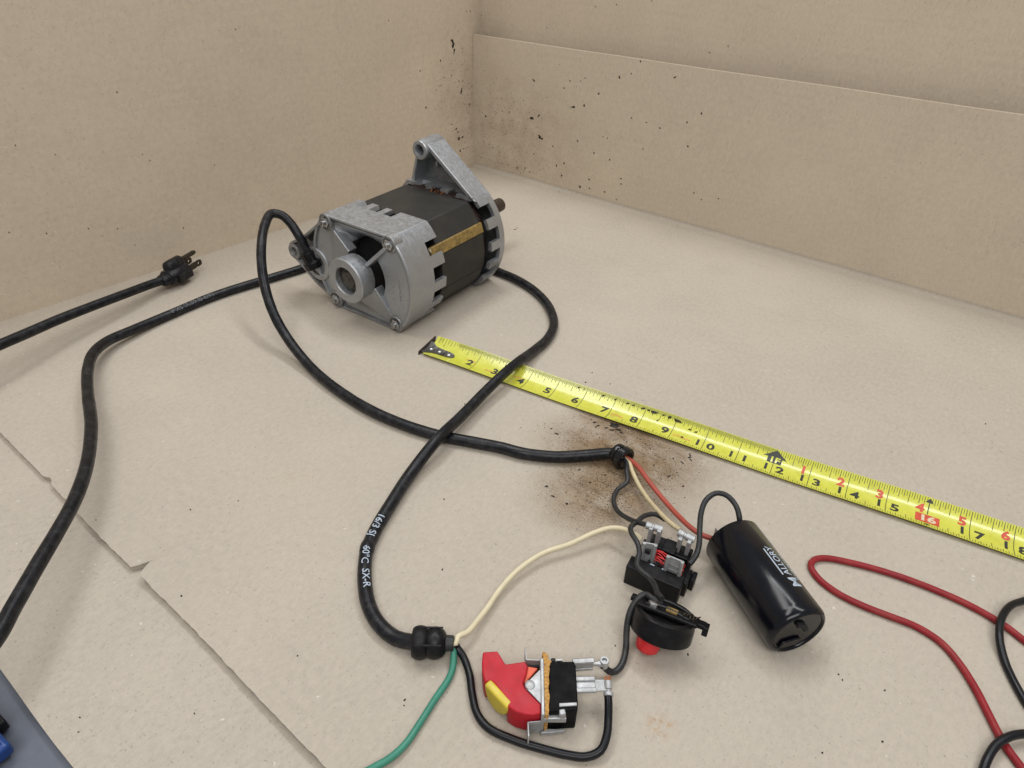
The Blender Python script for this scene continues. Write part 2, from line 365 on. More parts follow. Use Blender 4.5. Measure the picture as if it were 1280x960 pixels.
# back wall behind the flap and left wall
mb = MB(); xw = [-.02 + i * .02 for i in range(86)]
def bw(x, z): return Vector((x, .0130 + .003 * math.sin(z * 9) + wob((x, z, 1), 3, .004), z))
mb.grid([[bw(x, z) for x in xw] for z in (-.01, .1, .2, .3, .36, .42)])
tag(mb.build('cardboard_back_wall', M['wall'], recalc=False), None, None, kind='structure')
mb = MB()
def lw(s, z): 
    p = WD * s + WN * (wob((s, z, 5), 3, .003) - .012 * math.exp(-(s + .02) / .02) * 0 - (.001 if z > .02 else .0)); p.z = z
    return p
ss = [-.024, -.01, 0, .01, .02] + [.04 + i * .03 for i in range(45)]
zl = [-.002, .01, .03, .07, .12, .18, .25, .33, .42]
mb.grid([[lw(s, z) for s in ss] for z in zl], True)
tag(mb.build('cardboard_left_wall', M['wall'], recalc=False), None, None, kind='structure')

# ------------------------------------------------------------------ motor (local axes: x right, y along the shaft, z up from the shaft axis)
MC = .0478
motor = thing('electric_motor', 'grey cast aluminium motor with dark laminated core and triangular mounting ear', 'motor', (0.209962, -0.410246, 0.0), 0.041741, True)
mm = .001
def V(u, a, z): return Vector((u * mm, a * mm, MC + z * mm))
RB, FZ = 63.0, 47.4
def body_r(phi, rb=RB, fz=FZ):
    r = rb; s = abs(math.sin(phi))
    if s > 1e-6: r = min(r, fz / s)
    return r
def outline(n=180, rb=RB, fz=FZ):
    return [(2 * math.pi * k / n) for k in range(n)]
def skirt(mb, a_near, a_far_fn, rb, fz, th, n=360):
    """wall following the body outline from a_near to a_far_fn(phi, u, z); free edge castellated"""
    ph = [2 * math.pi * k / n for k in range(n)]
    ends = []
    for k in range(n):
        p = ph[k] + math.pi / n; r = body_r(p, rb, fz); ends.append(a_far_fn(p, r * math.cos(p), r * math.sin(p)))
    def pt(p, a, inn):
        r = body_r(p, rb - inn, fz - inn); return V(r * math.cos(p), a, r * math.sin(p))
    for k in range(n):
        p, q = ph[k], ph[(k + 1) % n]; a = ends[k]
        i = mb.add([pt(p, a_near, 0), pt(q, a_near, 0), pt(q, a, 0), pt(p, a, 0), pt(p, a_near, th), pt(q, a_near, th), pt(q, a, th), pt(p, a, th)])
        mb.f += [(i[0], i[1], i[2], i[3]), (i[4], i[7], i[6], i[5]), (i[3], i[2], i[6], i[7])]
        nx = ends[(k + 1) % n]
        if abs(nx - a) > .01:
            j = mb.add([pt(q, a, 0), pt(q, nx, 0), pt(q, nx, th), pt(q, a, th)]); mb.f.append(tuple(j))
def front_end(p, u, z):
    if z > FZ - .5:
        return 33 if any(abs(u - c) < 5.0 for c in (-29, -11, 7)) else 46
    if z < -FZ + .5: return 44
    d = math.degrees(p); d = d - 360 if d > 180 else d
    if d < 46 and any(abs(d - c) < 6.4 for c in (27, 4.5, -17, -37)): return 30.5
    return 47 if abs(d) < 60 else 44
mb = MB(); skirt(mb, 1.0, front_end, RB, FZ, 4.0)
# front plate: polar height field from rim to the central opening
NP = 240; rows = []
def sector(p):
    d = (math.degrees(p) + 180) % 360 - 180
    return max(0, min(1, (46 - abs(d)) / 4 + .5)), max(0, min(1, (abs(d) - 128) / 6))
for t in (0, .001, .03, .06, .085, .10, .2, .35, .5, .65, .8, .9, .97, 1.0, 1.001, 1.002):
    row = []
    for k in range(NP + 1):
        p = 2 * math.pi * k / NP; ro = body_r(p); ri = 29.5; rt, lf = sector(p); slope = (1 - rt) * (1 - lf)
        if t == 0: r, a = ro, 1.0
        elif t == .001: r, a = ro - .7, 0.0
        elif t == .03: r, a = ro - 2.6, 0.0
        elif t == .06: r, a = ro - 3.2, 0.6 * rt + 2.0 * (1 - rt)
        elif t <= 1:
            r0 = ro - 3.4; r = r0 + (ri - r0) * t
            a = rt * 1.2 + lf * 2.0 + slope * (3.2 + 15 * max(0, (t - .1) / .9) ** 1.6)
        elif t == 1.001: r, a = ri - .3, 20
        else: r, a = ri - .3, 30
        row.append(V(r * math.cos(p), a, r * math.sin(p)))
    rows.append(row)
mb.grid(rows)
fb = mb.build('front_end_bell', M['alu'], motor, sharp=38)
# hub boss, bored
mb = MB().lathe(V(0, 26, 0), (0, -1, 0), [(.0285, .0125), (.0285, .0205), (.0445, .0218), (.0457, .0208), (.0458, .0138), (.0448, .0130), (.0335, .0128)], 48, cap=False)
mb.build('bearing_boss', M['alu'], fb)
mb = MB().lathe(V(0, 26, 0), (0, -1, 0), [(.030, .0132), (.0395, .0131), (.0402, .0122), (.0405, .0085), (.0418, .0080), (.0421, .0065), (.0421, .001)], 32)
mb.build('bearing_cap', M['shaft_end'], fb)
def spoke(pts, a0, a1):
    return MB().prism([V(u, a0, z) for u, z in pts], V(0, a1, 0) - V(0, a0, 0))
def web(pts3):                              # flat gusset with thickness behind it
    return MB().prism([V(*p) for p in pts3], (0, .010, 0))
web([(-36, 1.0, 36), (-31, 1.0, 34), (-9, -3, 20.5), (-21, -3, 5), (-38, .5, 3)]).build('spoke', M['alu'], fb, bevel=.0006)
web([(37, 1.0, -36), (29, 1.0, -40), (-3, -1, -30), (2, -4, -21.4), (20.5, -4, -7)]).build('spoke', M['alu'], fb, bevel=.0006)
web([(33.5, -1.0, 35.8), (35.8, -1.0, 33.5), (16.3, -7, 13.6), (13.6, -7, 16.3)]).build('spoke', M['alu'], fb, bevel=.0005)
web([(-36, 1.0, -37), (-31, 1.0, -40), (-8, -4, -20), (-18, -4, -11)]).build('spoke', M['alu'], fb, bevel=.0006)
# screws with nuts in round pockets
for u, z in ((-39.5, 39.7), (39.5, 39.7), (39.5, -39.7), (-39.5, -39.7)):
    mb = MB().lathe(V(u, 9, z), (0, -1, 0), [(0, .0083), (.0090, .0083), (.0097, .0078), (.0097, .0068), (.0082, .0062), (.0080, .001)], 28)
    pk = mb.build('screw_pocket', M['aludark'], fb)
    mb = MB().lathe(V(u, 2.2, z), (0, -1, 0), [(0, .0050), (.0036, .0050), (.0042, .0042), (.0042, .0026), (.0068, .0024), (.0072, .0016), (.0072, .0002)], 6)
    mb.lathe(V(u, -1.0, z), (0, -1, 0), [(0, .0027), (.0036, .0026), (.0040, .0018), (.0040, .0003)], 16)
    mb.build('nut', M['steel'], fb, sharp=25)
# terminal ear on the left of the front bell
ear = [(-34, 46.8), (-50, 36.6), (-79, 14.2), (-93, 6.6), (-98, 3.2), (-100.4, -2), (-99.2, -8), (-93, -13), (-86, -17.6), (-68.5, -30.6), (-46, -41), (-36, -46.8), (-30, -30), (-30, 30)]
def inset(poly, d):
    n = len(poly); out = []
    for i in range(n):
        p0, p1, p2 = Vector(poly[i - 1]), Vector(poly[i]), Vector(poly[(i + 1) % n])
        e1 = (p1 - p0).normalized(); e2 = (p2 - p1).normalized(); n1 = Vector((-e1.y, e1.x)); n2 = Vector((-e2.y, e2.x))
        b = (n1 + n2); b.normalize(); c = max(.5, b.dot(n1)); out.append(tuple(p1 + b * (d / c)))
    return out
ein = inset(ear, 2.6); ein2 = inset(ear, 3.4)
mb = MB(); ring = []
for poly, a in ((ear, 13.5), (ear, .6), (inset(ear, .6), -.3), (ein, -.3), (ein2, 5.0)):
    ring.append(mb.add([V(u, a, z) for u, z in poly]))
for a, b in zip(ring, ring[1:]): mb.quadstrip(a, b)
mb.f.append(tuple(ring[-1])); mb.f.append(tuple(ring[0][::-1]))
em = mb.build('terminal_ear', M['aludark'], fb, bevel=.0004)
MB().lathe(V(-92, 8, -4), (0, -1, 0), [(0, .0080), (.0086, .0080), (.0092, .0074), (.0092, .0050), (.0086, .0046), (.001, .0044), (.001, .0002)], 24).build('mounting_hole', M['aludark'], fb)
MB().lathe(V(-62, 9, -9), (0, -1, 0), [(0, .0175), (.0080, .0172), (.0088, .0165), (.0088, .0120), (.0070, .0110), (.0070, .001)], 36).build('cable_boss', M['alu'], fb)
mb = MB(); sl = []
for k in range(24):
    t = 2 * math.pi * k / 24; du, dz = (4.2 * math.copysign(1, math.cos(t)) + 3.0 * math.cos(t)), 3.0 * math.sin(t)
    sl.append((-66.5 + du * .80 - dz * .6, 17 + du * .60 + dz * .8))
mb.prism([V(u, 4.4, z) for u, z in sl], (0, .0007, 0)); mb.build('slot', M['black'], fb)
# strain relief where the motor lead leaves the ear
rel0 = V(-64, 1, -13); MW = Matrix.Translation((0.209962, -0.410246, 0)) @ Matrix.Rotation(0.041741, 4, 'Z'); rdir = (MW.inverted() @ at(377, 301, .0605) - rel0).normalized()
MB().lathe(rel0, rdir, [(0, .0100), (.006, .0100), (.007, .0090), (.0075, .0083), (.016, .0080), (.0168, .0070), (.0168, .001)], 8).build('strain_relief', M['bakelite'], motor, bevel=.0006)
# raised casting marks on the right of the face
mb = MB()
for i in range(7):
    zc = 6 - i * 3.1
    mb.box(V(46.5 + (i % 2) * .6, 1.0, zc), (1, 0, 0), (0, 1, 0), (0, 0, 1), .0011, .0007, .0019)
for i in range(3):
    mb.box(V(38.0, 1.1, -2 - i * 6), (1, 0, .3), (0, 1, 0), (-.3, 0, 1), .0028, .0007, .0011)
mb.build('casting_mark', M['alu'], fb)
# rotor and dark inside
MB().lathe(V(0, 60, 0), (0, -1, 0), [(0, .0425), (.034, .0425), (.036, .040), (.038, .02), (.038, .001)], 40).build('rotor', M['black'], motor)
# laminated stator core
pg = [(39.5, 44.6), (50.5, 30.5), (53.0, 27.6), (53.6, 20.0), (57.5, 17.2), (59.6, 2), (58.6, -14), (53, -29), (40, -44.6)]
poly = pg + [(-u, z) for u, z in pg[::-1]]
mb = MB().prism([V(u, 46, z) for u, z in poly], (0, .064, 0)); st = mb.build('stator_core', M['stator'], motor, sharp=20, bevel=.0007)
mb = MB()
for z0 in (-24,):
    mb.box(V(56.8, 77, z0 + 5), (.9, 0, .35), (0, 1, 0), (-.35, 0, .9), .0014, .064, .0010)
mb.build('weld_bead', M['stator'], st)
dv = Vector((54.1 - 53.2, 0, 0))
MB().prism([V(52.4, 35.5, 27.6), V(54.6, 35.5, 27.2), V(57.6, 35.5, 18.4), V(54.0, 35.5, 18.4)], (0, .076, 0)).build('slot_liner', M['brass'], st, bevel=.0005)
MB().prism([V(52.6, 35.2, 27.0), V(54.8, 35.2, 26.6), V(55.6, 35.2, 24.2), V(53.6, 35.2, 24.2)], (0, .0012, 0)).build('liner_lip', M['wwhite'], st)
# winding ends showing in the gaps
mb = MB()
for k in range(5):
    rr = 40 + k * 3.2
    mb.tube([V(min(1, 46 / max(1e-6, abs(rr * math.sin(t)))) * rr * math.cos(t) if False else rr * math.cos(t), 113 + 2.2 * k % 7 + 1.5 * math.sin(t * 9 + k), max(-42, min(42, rr * math.sin(t)))) for t in [2 * math.pi * j / 60 for j in range(61)]], .0035, 8)
mb.build('winding', M['winding'], motor)
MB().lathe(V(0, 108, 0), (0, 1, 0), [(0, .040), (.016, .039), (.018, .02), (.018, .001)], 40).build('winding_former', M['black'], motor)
mb = MB()
for k in range(4):
    u0 = -6 + k * 3.6 + rnd.uniform(-1, 1); 
    mb.tube(catmull([V(u0, 108, 43.5), V(u0 + rnd.uniform(-2, 2), 113, 45.5 + rnd.uniform(0, 1.5)), V(u0 + rnd.uniform(-3, 3), 119, 43)], .002), .0005, 6)
mb.build('copper_strand', M['copper'], motor)
# rear end bell
BA = 139.0
def rear_end(p, u, z):
    if z > FZ + .3: return 124 if any(abs(u - c) < 5.5 for c in (-24, -4, 17)) else 113.5
    if z < -FZ: return 117
    d = (math.degrees(p) + 180) % 360 - 180
    if d < 46 and any(abs(d - c) < 6.0 for c in (33, 12, -8, -27)): return 129.5
    return 115.5
mb = MB(); skirt(mb, BA - 2, rear_end, RB + 1.2, FZ + .4, 4.0)
rows = []
for rf_, a in ((1.0, BA - 2), (.985, BA - .5), (.95, BA + .4), (.6, BA + 1.5), (.3, BA + 4), (.01, BA + 4)):
    rows.append([V(body_r(2 * math.pi * k / 180, RB + 1.2, FZ + .4) * rf_ * math.cos(2 * math.pi * k / 180), a, body_r(2 * math.pi * k / 180, RB + 1.2, FZ + .4) * rf_ * math.sin(2 * math.pi * k / 180)) for k in range(181)])
mb.grid(rows, True)
rb_ = mb.build('rear_end_bell', M['alu'], motor, sharp=38)
# triangular mounting ear above the rear bell
eu, ez, er = -19.5, 82.5, 9.6
c45 = math.cos(R(44)); s45 = math.sin(R(44))
oR = [(eu + er * c45, ez + er * s45), (64.2 * c45, 64.2 * s45)]
prof = [(oR[1][0] + 4.0, oR[1][1] - 4.4), oR[1], oR[0]]
arc = [(eu + er * math.cos(R(d)), ez + er * math.sin(R(d))) for d in range(54, 186, 12)]
lft = [(eu - er, ez - 2), (-39.5, 46.0)]
outer = prof + arc + lft
inner = [(-34.5, 46.5), (eu - er + 4.2, ez - 6), (eu + 2, ez - 9), (eu + er * c45 - .6, ez - 4), (30.5, 46.5), (33, 44.5)]
MB().prism([V(u, 113.5, z) for u, z in [oR[1], oR[0]] + [(oR[0][0] - 4.0 * c45 * 1.1, oR[0][1] - 4.0 * s45 * 1.1), (oR[1][0] - 7.4, oR[1][1] + .4)]], (0, (BA - 113.5) * mm, 0)).build('ear_wall', M['alu'], rb_, bevel=.0009)
MB().prism([V(u, 116, z) for u, z in [(eu - er, ez - 2), (eu - er + 3.2, ez - 2), (-35.5, 46.0), (-39.5, 46.0)]], (0, (BA - 117) * mm, 0)).build('ear_wall', M['alu'], rb_, bevel=.0008)
MB().prism([V(u, BA - 4.5, z) for u, z in [(eu - er + 1, ez - 1), (eu, ez + 5), (eu + er * .7, ez + 4), (oR[1][0] - 3, oR[1][1] - 2), (-38, 45)]], (0, .0035, 0)).build('ear_web', M['aludark'], rb_, bevel=.0008)
MB().lathe(V(eu, BA, ez), (0, -1, 0), [(0, .0092), (.0015, .0098), (.0285, .0094), (.0295, .0086), (.0297, .0058), (.0285, .0052), (.006, .0050), (.006, .0002)], 36).build('ear_boss', M['alu'], rb_)
MB().lathe(V(-9, BA - 6, 68), (0, -1, 0), [(0, .0028), (.010, .0022), (.0115, .0012), (.0116, .0002)], 16, sx=.8, sy=1.9).build('ejector_boss', M['alu'], rb_)
MB().lathe(V(0, BA, 0), (0, 1, 0), [(0, .022), (.006, .020), (.007, .0095), (.0085, .0078), (.070, .0076), (.0785, .0074), (.0795, .0066), (.0795, .0002)], 32).build('shaft', M['rust'], motor)

# ------------------------------------------------------------------ cords
CR = .0043
def cordmesh(path, r, seed, n=14, wobble=.0005, rf=None):
    p2 = []
    for i, p in enumerate(path):
        q = Vector(p); k = i * .02 + seed * 10
        q += Vector((mnoise.noise(Vector((k * 3, 0, seed))), mnoise.noise(Vector((k * 3, 5, seed))), 0)) * wobble
        p2.append(q)
    return MB().tube(p2, r, n, rf=(rf or (lambda t: 1 + .035 * mnoise.noise(Vector((t * 60, seed, 0))) + .03 * mnoise.noise(Vector((t * 17, seed, 4))))))
def P(lst, off=0): return [at(*p) for p in lst]
def ring_band(mb, o, d, h0, h1, r, n=28): mb.lathe(o, d, [(h0, r * .9), (h0 + .0006, r), (h1 - .0006, r), (h1, r * .9)], n)

mz = (0.209962, -0.410246, 0.041741)
MW = Matrix.Translation((mz[0], mz[1], 0)) @ Matrix.Rotation(mz[2], 4, 'Z')
lead = thing('motor_lead_cord', 'black cord looping out of the motor face, ending in red, cream and grey wires', 'cord', at(560, 548, 0))
rs = MW @ (rel0 + rdir * .010); re_ = MW @ (rel0 + rdir * .020)
path = [rs, re_] + P([(373, 294, .0655), (363, 279, .075), (352, 269, .081), (340, 267, .083), (331, 281, .080), (327, 308, .070), (329, 347, .051), (340, 387, .033), (358, 421, .0175), (386, 456, .007), (421, 487, .0046), (460, 511, .0046), (505, 531, .0046), (546, 544, .0046), (590, 552, .0046), (625, 559, .0046), (655, 567, .0046), (695, 571, .0046), (735, 569, .0055), (762, 567, .0075), (778, 569, .009)])
lead_path = catmull(path, .0025)
cordmesh(lead_path, CR, 1).build('cable', M['rubber'], lead, sharp=60)
# bushing at the end, its open mouth towards the wires
g0 = at(764, 567.5, .0085); g1 = at(790, 572, .0085); gd = (g1 - g0); gd = Vector((gd.x, gd.y - .010, -.0005)).normalized()
gc = at(776, 569.5, .0088)
MB().lathe(gc - gd * .006, gd, [(0, .0046), (.0005, .0068), (.003, .0074), (.0046, .0070), (.005, .0064), (.0062, .0064), (.0066, .0086), (.0105, .0088), (.0115, .0080), (.0118, .0062), (.0105, .0050), (.0095, .001)], 30).build('strain_relief', M['gloss'], lead)
gm = gc + gd * .0042
def wire(name, pts, r, mat, parent, seed, n=10, step=.002, wob_=.0003):
    return cordmesh(catmull(pts, step), r, seed, n, wob_).build(name, mat, parent, sharp=60)
gs = gd.cross(Vector((0, 0, 1))).normalized()
wire('grey_wire', [gm - gd * .004, gm + gd * .004 + gs * .002] + P([(783, 590, .008), (784, 602, .006), (772, 612, .004), (767, 624, .004), (771, 637, .006), (783, 647, .012), (797, 653, .021), (810, 656.5, .025)]), .0016, M['wgrey'], lead, 3)
wire('cream_wire', [gm - gd * .004, gm + gd * .004] + P([(791, 590, .008), (799, 607, .007), (808, 621, .008), (824, 640, .016), (838, 654, .022), (850, 663, .025)]), .0015, M['wcream'], lead, 4)
wire('red_wire', [gm - gd * .004 - gs * .001, gm + gd * .004 - gs * .0026] + P([(799, 585, .010), (812, 603, .009), (830, 625, .008), (848, 645, .010), (864, 660, .013), (876, 668, .014), (892, 674, .014), (906, 680, .015)]), .0017, M['wred'], lead, 5)

power = thing('power_cord', 'long black power cord with plug, running behind the motor, ending in green wire', 'cord', at(455, 700, 0))
z4 = .0046
A = [(528, 804, .0085), (512, 802, .006), (495, 798, z4), (475, 782, z4), (461, 757, z4), (456, 728, z4), (456, 705, z4), (459, 686, z4), (470, 661, z4), (490, 628, z4 + .001), (515, 590, .007), (545, 551, .0132), (574, 523, .0105), (605, 491, .0105), (628, 469, .0125), (647, 453, .0115), (668, 438, .006), (684, 424, z4), (692, 408, z4), (690, 392, z4), (681, 376, z4), (665, 361, z4), (645, 349, z4), (624, 340, z4)]
pth = P(A) + [Vector((.222, -.255, z4)), Vector((.175, -.250, z4)), Vector((.130, -.275, z4)), Vector((.100, -.325, z4)), Vector((.087, -.370, z4))]
pth += P([(372, 337, z4), (330, 350, z4), (270, 369, z4), (210, 394, z4), (165, 413, .007), (135, 426, .010), (117, 441, .013), (110, 462, .015), (110, 495, .017), (114, 535, .019), (112, 565, .021), (104, 597, .023), (91, 629, .025), (70, 668, .027), (42, 715, .029), (18, 757, .030), (-8, 803, .031)])
e1 = pth[-1]
pB = P([(-20, 440, .031), (0, 431, .030), (35, 416, .027), (75, 398.5, .024), (115, 383, .021), (160, 366, .017), (190, 355, .0135), (208, 349, .0120)])
b1 = pB[0]
pth += [e1 + Vector((.018, -.030, .004)), e1 + Vector((-.02, -.075, .01)), e1 + Vector((-.14, -.075, .012)), b1 + Vector((.07, -.115, .008)), b1 + Vector((.022, -.05, .003))] + pB
power_path = catmull(pth, .003)
cordmesh(power_path, CR, 2).build('cable', M['rubber'], power, sharp=60)
# small kink sleeve near the lettering
# lettering on the jacket
mb = MB()
cumul = [0]
for a, b in zip(power_path, power_path[1:]): cumul.append(cumul[-1] + (b - a).length)
def along(path, cum, s):
    for i in range(len(cum) - 1):
        if cum[i + 1] >= s:
            t = (s - cum[i]) / (cum[i + 1] - cum[i]); a = max(0, i - 1); b = min(len(path) - 1, i + 2)
            return path[i].lerp(path[i + 1], t), (path[b] - path[a]).normalized()
    return path[-1], (path[-1] - path[-2]).normalized()
def s_near(path, cum, p): 
    return cum[min(range(len(path)), key=lambda i: (path[i] - p).length)]
def cordtext(mb, txt, s0, size, sgn, ang0, path=power_path, cum=cumul, r=CR, xs=1.0):
    def mp(x, y):
        p, d = along(path, cum, s0 + sgn * x); s, u = frame(d); th = ang0 - sgn * y / r
        return p + (s * math.sin(th) + u * math.cos(th)) * (r * 1.035 + .00012)
    add_text(mb, txt, size, mp, bold=.00006, xs=xs)
s_a = s_near(power_path, cumul, at(483, 657, z4)); s_b = s_near(power_path, cumul, at(455, 716, z4)); s_c = s_near(power_path, cumul, at(466, 679, z4))
cordtext(mb, '16/3 SJ', s_near(power_path, cumul, at(475, 660, z4)), .0062, -1, .10, xs=1.12)
cordtext(mb, '60°C', s_near(power_path, cumul, at(457, 697, z4)), .0060, -1, .10, xs=1.1)
cordtext(mb, 'SX-R', s_near(power_path, cumul, at(456, 728, z4)), .0060, -1, .25, xs=1.1)
mb.build('jacket_lettering', M['white'], power, recalc=False)
mb = MB()
cordtext(mb, '16/3 SJ 60°C SX-R', s_near(power_path, cumul, at(242, 381, z4)), .0050, 1, -.55, xs=1.25)
mb.build('jacket_lettering', M['dimprint'], power, recalc=False)
# kink in the jacket
kp, kd = along(power_path, cumul, s_near(power_path, cumul, at(458, 688, z4)))
MB().tube([kp - kd * .004, kp - kd * .002, kp, kp + kd * .002, kp + kd * .004], CR, 14, rf=lambda t: 1.0 + .10 * math.sin(math.pi * t)).build('jacket_kink', M['rubber'], power, sharp=60)
# strain relief bushing at the split end
g0 = at(516, 803, .0090); g1 = at(558, 804, .0090); gd1 = (g1 - g0).normalized()
pr = [(-.0006, .0045), (-.0002, .0062)]
pr += [(.0078 * k / 10, .0066 + .0023 * math.sin(math.pi * (k + .6) / 11.2) ** .5) for k in range(11)]
pr += [(.0080 + .0086 * k / 10, .0064 + .0024 * math.sin(math.pi * (k + .7) / 12.6) ** .6 - .0012 * (k / 10) ** 2) for k in range(11)] + [(.0178, .0048), (.0180, .0030)]
MB().lathe(g0, gd1, pr, 36).build('strain_relief', M['collar'], power, sharp=80)
mb = MB(); sd, su = frame(gd1)
for q in (-.55, .75):
    nn_ = su * math.cos(q) + sd * math.sin(q); tt_ = gd1.cross(nn_)
    mb.box(g0 + gd1 * .0088 + nn_ * .0086, gd1, tt_, nn_, .0150, .0012, .0008)
mb.build('latch_rib', M['collar'], power, bevel=.0004)
MB().lathe(g0 + gd1 * .0165, gd1, [(0, .0044), (.0052, .0042), (.0056, .0036), (.0056, .0002)], 16).build('jacket_end', M['wgrey'], power)
ge = g0 + gd1 * .0210
wire('white_wire', [ge - gd1 * .004, ge + gd1 * .002] + P([(572, 796, .010), (584, 790, .008), (597, 775, .006), (609, 760, .005), (625, 737, .005), (648, 712, .006), (678, 692, .007), (712, 680, .008), (742, 666, .010), (762, 660, .012), (778, 661, .014), (792, 667, .017), (799, 672, .022)]), .00165, M['wwhite'], power, 6)
wire('green_wire', [ge - gd1 * .004 - Vector((0, 0, .001)), ge + gd1 * .0008 + Vector((.0004, -.0012, -.002))] + P([(567, 822, .004), (566, 834, .003), (561, 848, .0025), (545, 872, .0025), (527, 901, .0025), (508, 929, .003), (490, 946, .0035), (470, 958, .004), (440, 973, .004), (405, 985, .004)]), .0018, M['wgreen'], power, 7)
wire('black_wire', [ge - gd1 * .004 + Vector((0, 0, -.001)), ge + gd1 * .002 - Vector((0, 0, .001))] + P([(571, 809, .006), (579, 820, .004), (587, 842, .003), (590, 866, .0028), (596, 892, .0028), (610, 910, .0028), (642, 925, .0028), (678, 936, .0028), (711, 944, .003), (733, 946, .0035), (751, 938, .005), (759, 919, .007), (761, 896, .010), (761, 878, .012), (760, 866, .013)]), .0021, M['wblack'], power, 8)
# plug
p0 = at(203, 351.5, .0118); p1 = at(246, 325.5, .0118); pd = (p1 - p0); pd.z = 0; pd.normalize(); ps = Vector((pd.y, -pd.x, 0)); pu = Vector((0, 0, 1))
plug = MB().lathe(p0, pd, [(-.002, .0046), (0, .0066), (.003, .0070), (.0036, .0062), (.0062, .0064), (.0066, .0082), (.012, .0092), (.016, .0098), (.030, .0098), (.0312, .0090), (.0312, .001)], 26, sx=1.12, sy=.86)
plug.lathe(p0 + pu * .0082 - ps * .002, pd, [(.011, .0045), (.0125, .0062), (.017, .0066), (.030, .0064), (.0312, .0057), (.0312, .0006)], 20)
plug.box(p0 + pd * .021 - pu * .0015, pd, ps, pu, .019, .0235, .0085)
plug = plug.build('plug', M['rubber'], power, bevel=.0009)
mb = MB().lathe(p0 + pu * .0088 - ps * .002 + pd * .029, pd, [(0, .0024), (.0215, .0024), (.0240, .0016), (.0244, .0003)], 16); mb.build('ground_pin', M['pin'], plug)
def blade(c, L=.0190, h=.0063, th=.0015):
    pts_o = [(0, -h / 2), (L - .002, -h / 2), (L, -h / 4), (L, h / 4), (L - .002, h / 2), (0, h / 2)]
    mb = MB(); hole = [(L - .0042 + .0016 * math.cos(t), .0016 * math.sin(t)) for t in [2 * math.pi * k / 12 for k in range(12)]]
    out = []
    for k in range(12):
        t = 2 * math.pi * k / 12; cx, cy = math.cos(t), math.sin(t); s = min((L - .0042 - (L - .0084)) / max(1e-6, abs(cx)), (h / 2) / max(1e-6, abs(cy))); out.append((L - .0042 + cx * min(s, .0042), cy * min(s, h * .5 / max(1e-6, abs(cy)))))
    for sd in (-th / 2, th / 2):
        a = mb.add([c + pd * x + pu * y + ps * sd for x, y in hole]); b = mb.add([c + pd * x + pu * y + ps * sd for x, y in out]); mb.quadstrip(a, b)
    n = len(mb.v); mb.quadstrip(list(range(0, 12)), list(range(24, 36))); mb.quadstrip(list(range(12, 24)), list(range(36, 48)))
    mb.box(c + pd * (L - .0084) / 2, pd, pu, ps, L - .0084, h, th)
    return mb
blade(p0 + pd * .031 - ps * .0063 + pu * .0005).build('blade', M['pin'], plug)
blade(p0 + pd * .031 + ps * .0063 + pu * .0005).build('blade', M['pin'], plug)

# ------------------------------------------------------------------ tape measure
TX, TY, TA, TW = 0.292097, -0.410493, 0.151873, 0.0256
tu = Vector((math.cos(TA), math.sin(TA), 0)); tn = Vector((-tu.y, tu.x, 0)); IN = .0254
tape = thing('tape_measure', 'yellow steel tape measure blade with black and red inch numbers lying across the cardboard', 'tape measure', (TX, TY, 0))
def T(s, v, lift=0.0):                         # s inches along, v -0.5..0.5 across
    bow = -.0024 * math.sin(max(0, min(18, s)) / 18 * math.pi)
    sag = .0034 * (1 - (2 * v) ** 2)
    tw = .0021 * v * 2
    z = .0052 + tw - sag + .0004 * math.sin(s * .9)
    nrm = Vector((0, 0, 1)) + tn * (-(tw * 2 + 8 * .0034 * v) / TW) * .9
    return Vector((TX, TY, 0)) + tu * (s * IN) + tn * (v * TW * .985 + bow) + Vector((0, 0, z)) + nrm.normalized() * lift
NV = 16; ss_ = [.1 + i * .2 for i in range(110)]
mb = MB()
mb.grid([[T(s, -.5 + k / NV) for k in range(NV + 1)] for s in ss_], True)
mb.grid([[T(s, -.5 + k / NV, -.0003) for k in range(NV + 1)] for s in ss_])
mb.grid([[T(s, -.5, -.0003) for s in ss_], [T(s, -.5) for s in ss_]]); mb.grid([[T(s, .5) for s in ss_], [T(s, .5, -.0003) for s in ss_]])
blade_o = mb.build('blade', M['tape'], tape, recalc=False, sharp=60)
tk = MB()
LF = .00010
def tick(mb, s, v0, v1, wd, lf=LF):
    n = max(1, int(abs(v1 - v0) / .12)); h = wd / 2 / .0254
    mb.grid([[T(s - h, v0 + (v1 - v0) * k / n, lf), T(s + h, v0 + (v1 - v0) * k / n, lf)] for k in range(n + 1)])
for i in range(1, 20 * 32):
    s = i / 32
    if s < .2: continue
    if i % 32 == 0: continue
    if i % 2 and s > 12: continue
    ln = .30 if i % 16 == 0 else .22 if i % 8 == 0 else .17 if i % 4 == 0 else .13 if i % 2 == 0 else .10
    if s < .95 and i % 4: continue
    tick(tk, s, .49, .49 - ln, .00034 if i % 4 == 0 else .00028)
    if i % 2 == 0 and s > 7.3:
        lb = .24 if i % 16 == 0 else .15 if i % 8 == 0 else .13 if i % 4 == 0 else .09
        tick(tk, s, -.49, -.49 + lb, .00032)
for s in range(2, 20):
    if s == 16: tick(tk, s, .40, .02, .0006); tick(tk, s, -.49, -.36, .0004)
    else: tick(tk, s, .49, -.49, .0004)
ob = tk.build('graduation_marks', M['ink'], tape, recalc=False); ob['kind'] = 'stuff'
def ttext(mb, txt, s, v, size, bold, xs, lf=.00014):
    add_text(mb, txt, size, lambda x, y: T(s + x / IN, v + y / TW, lf), bold=bold, xs=xs)
def part_text(name, mat, *items):
    mb = MB()
    for it in items: ttext(mb, *it)
    return mb.build(name, mat, tape, recalc=False)
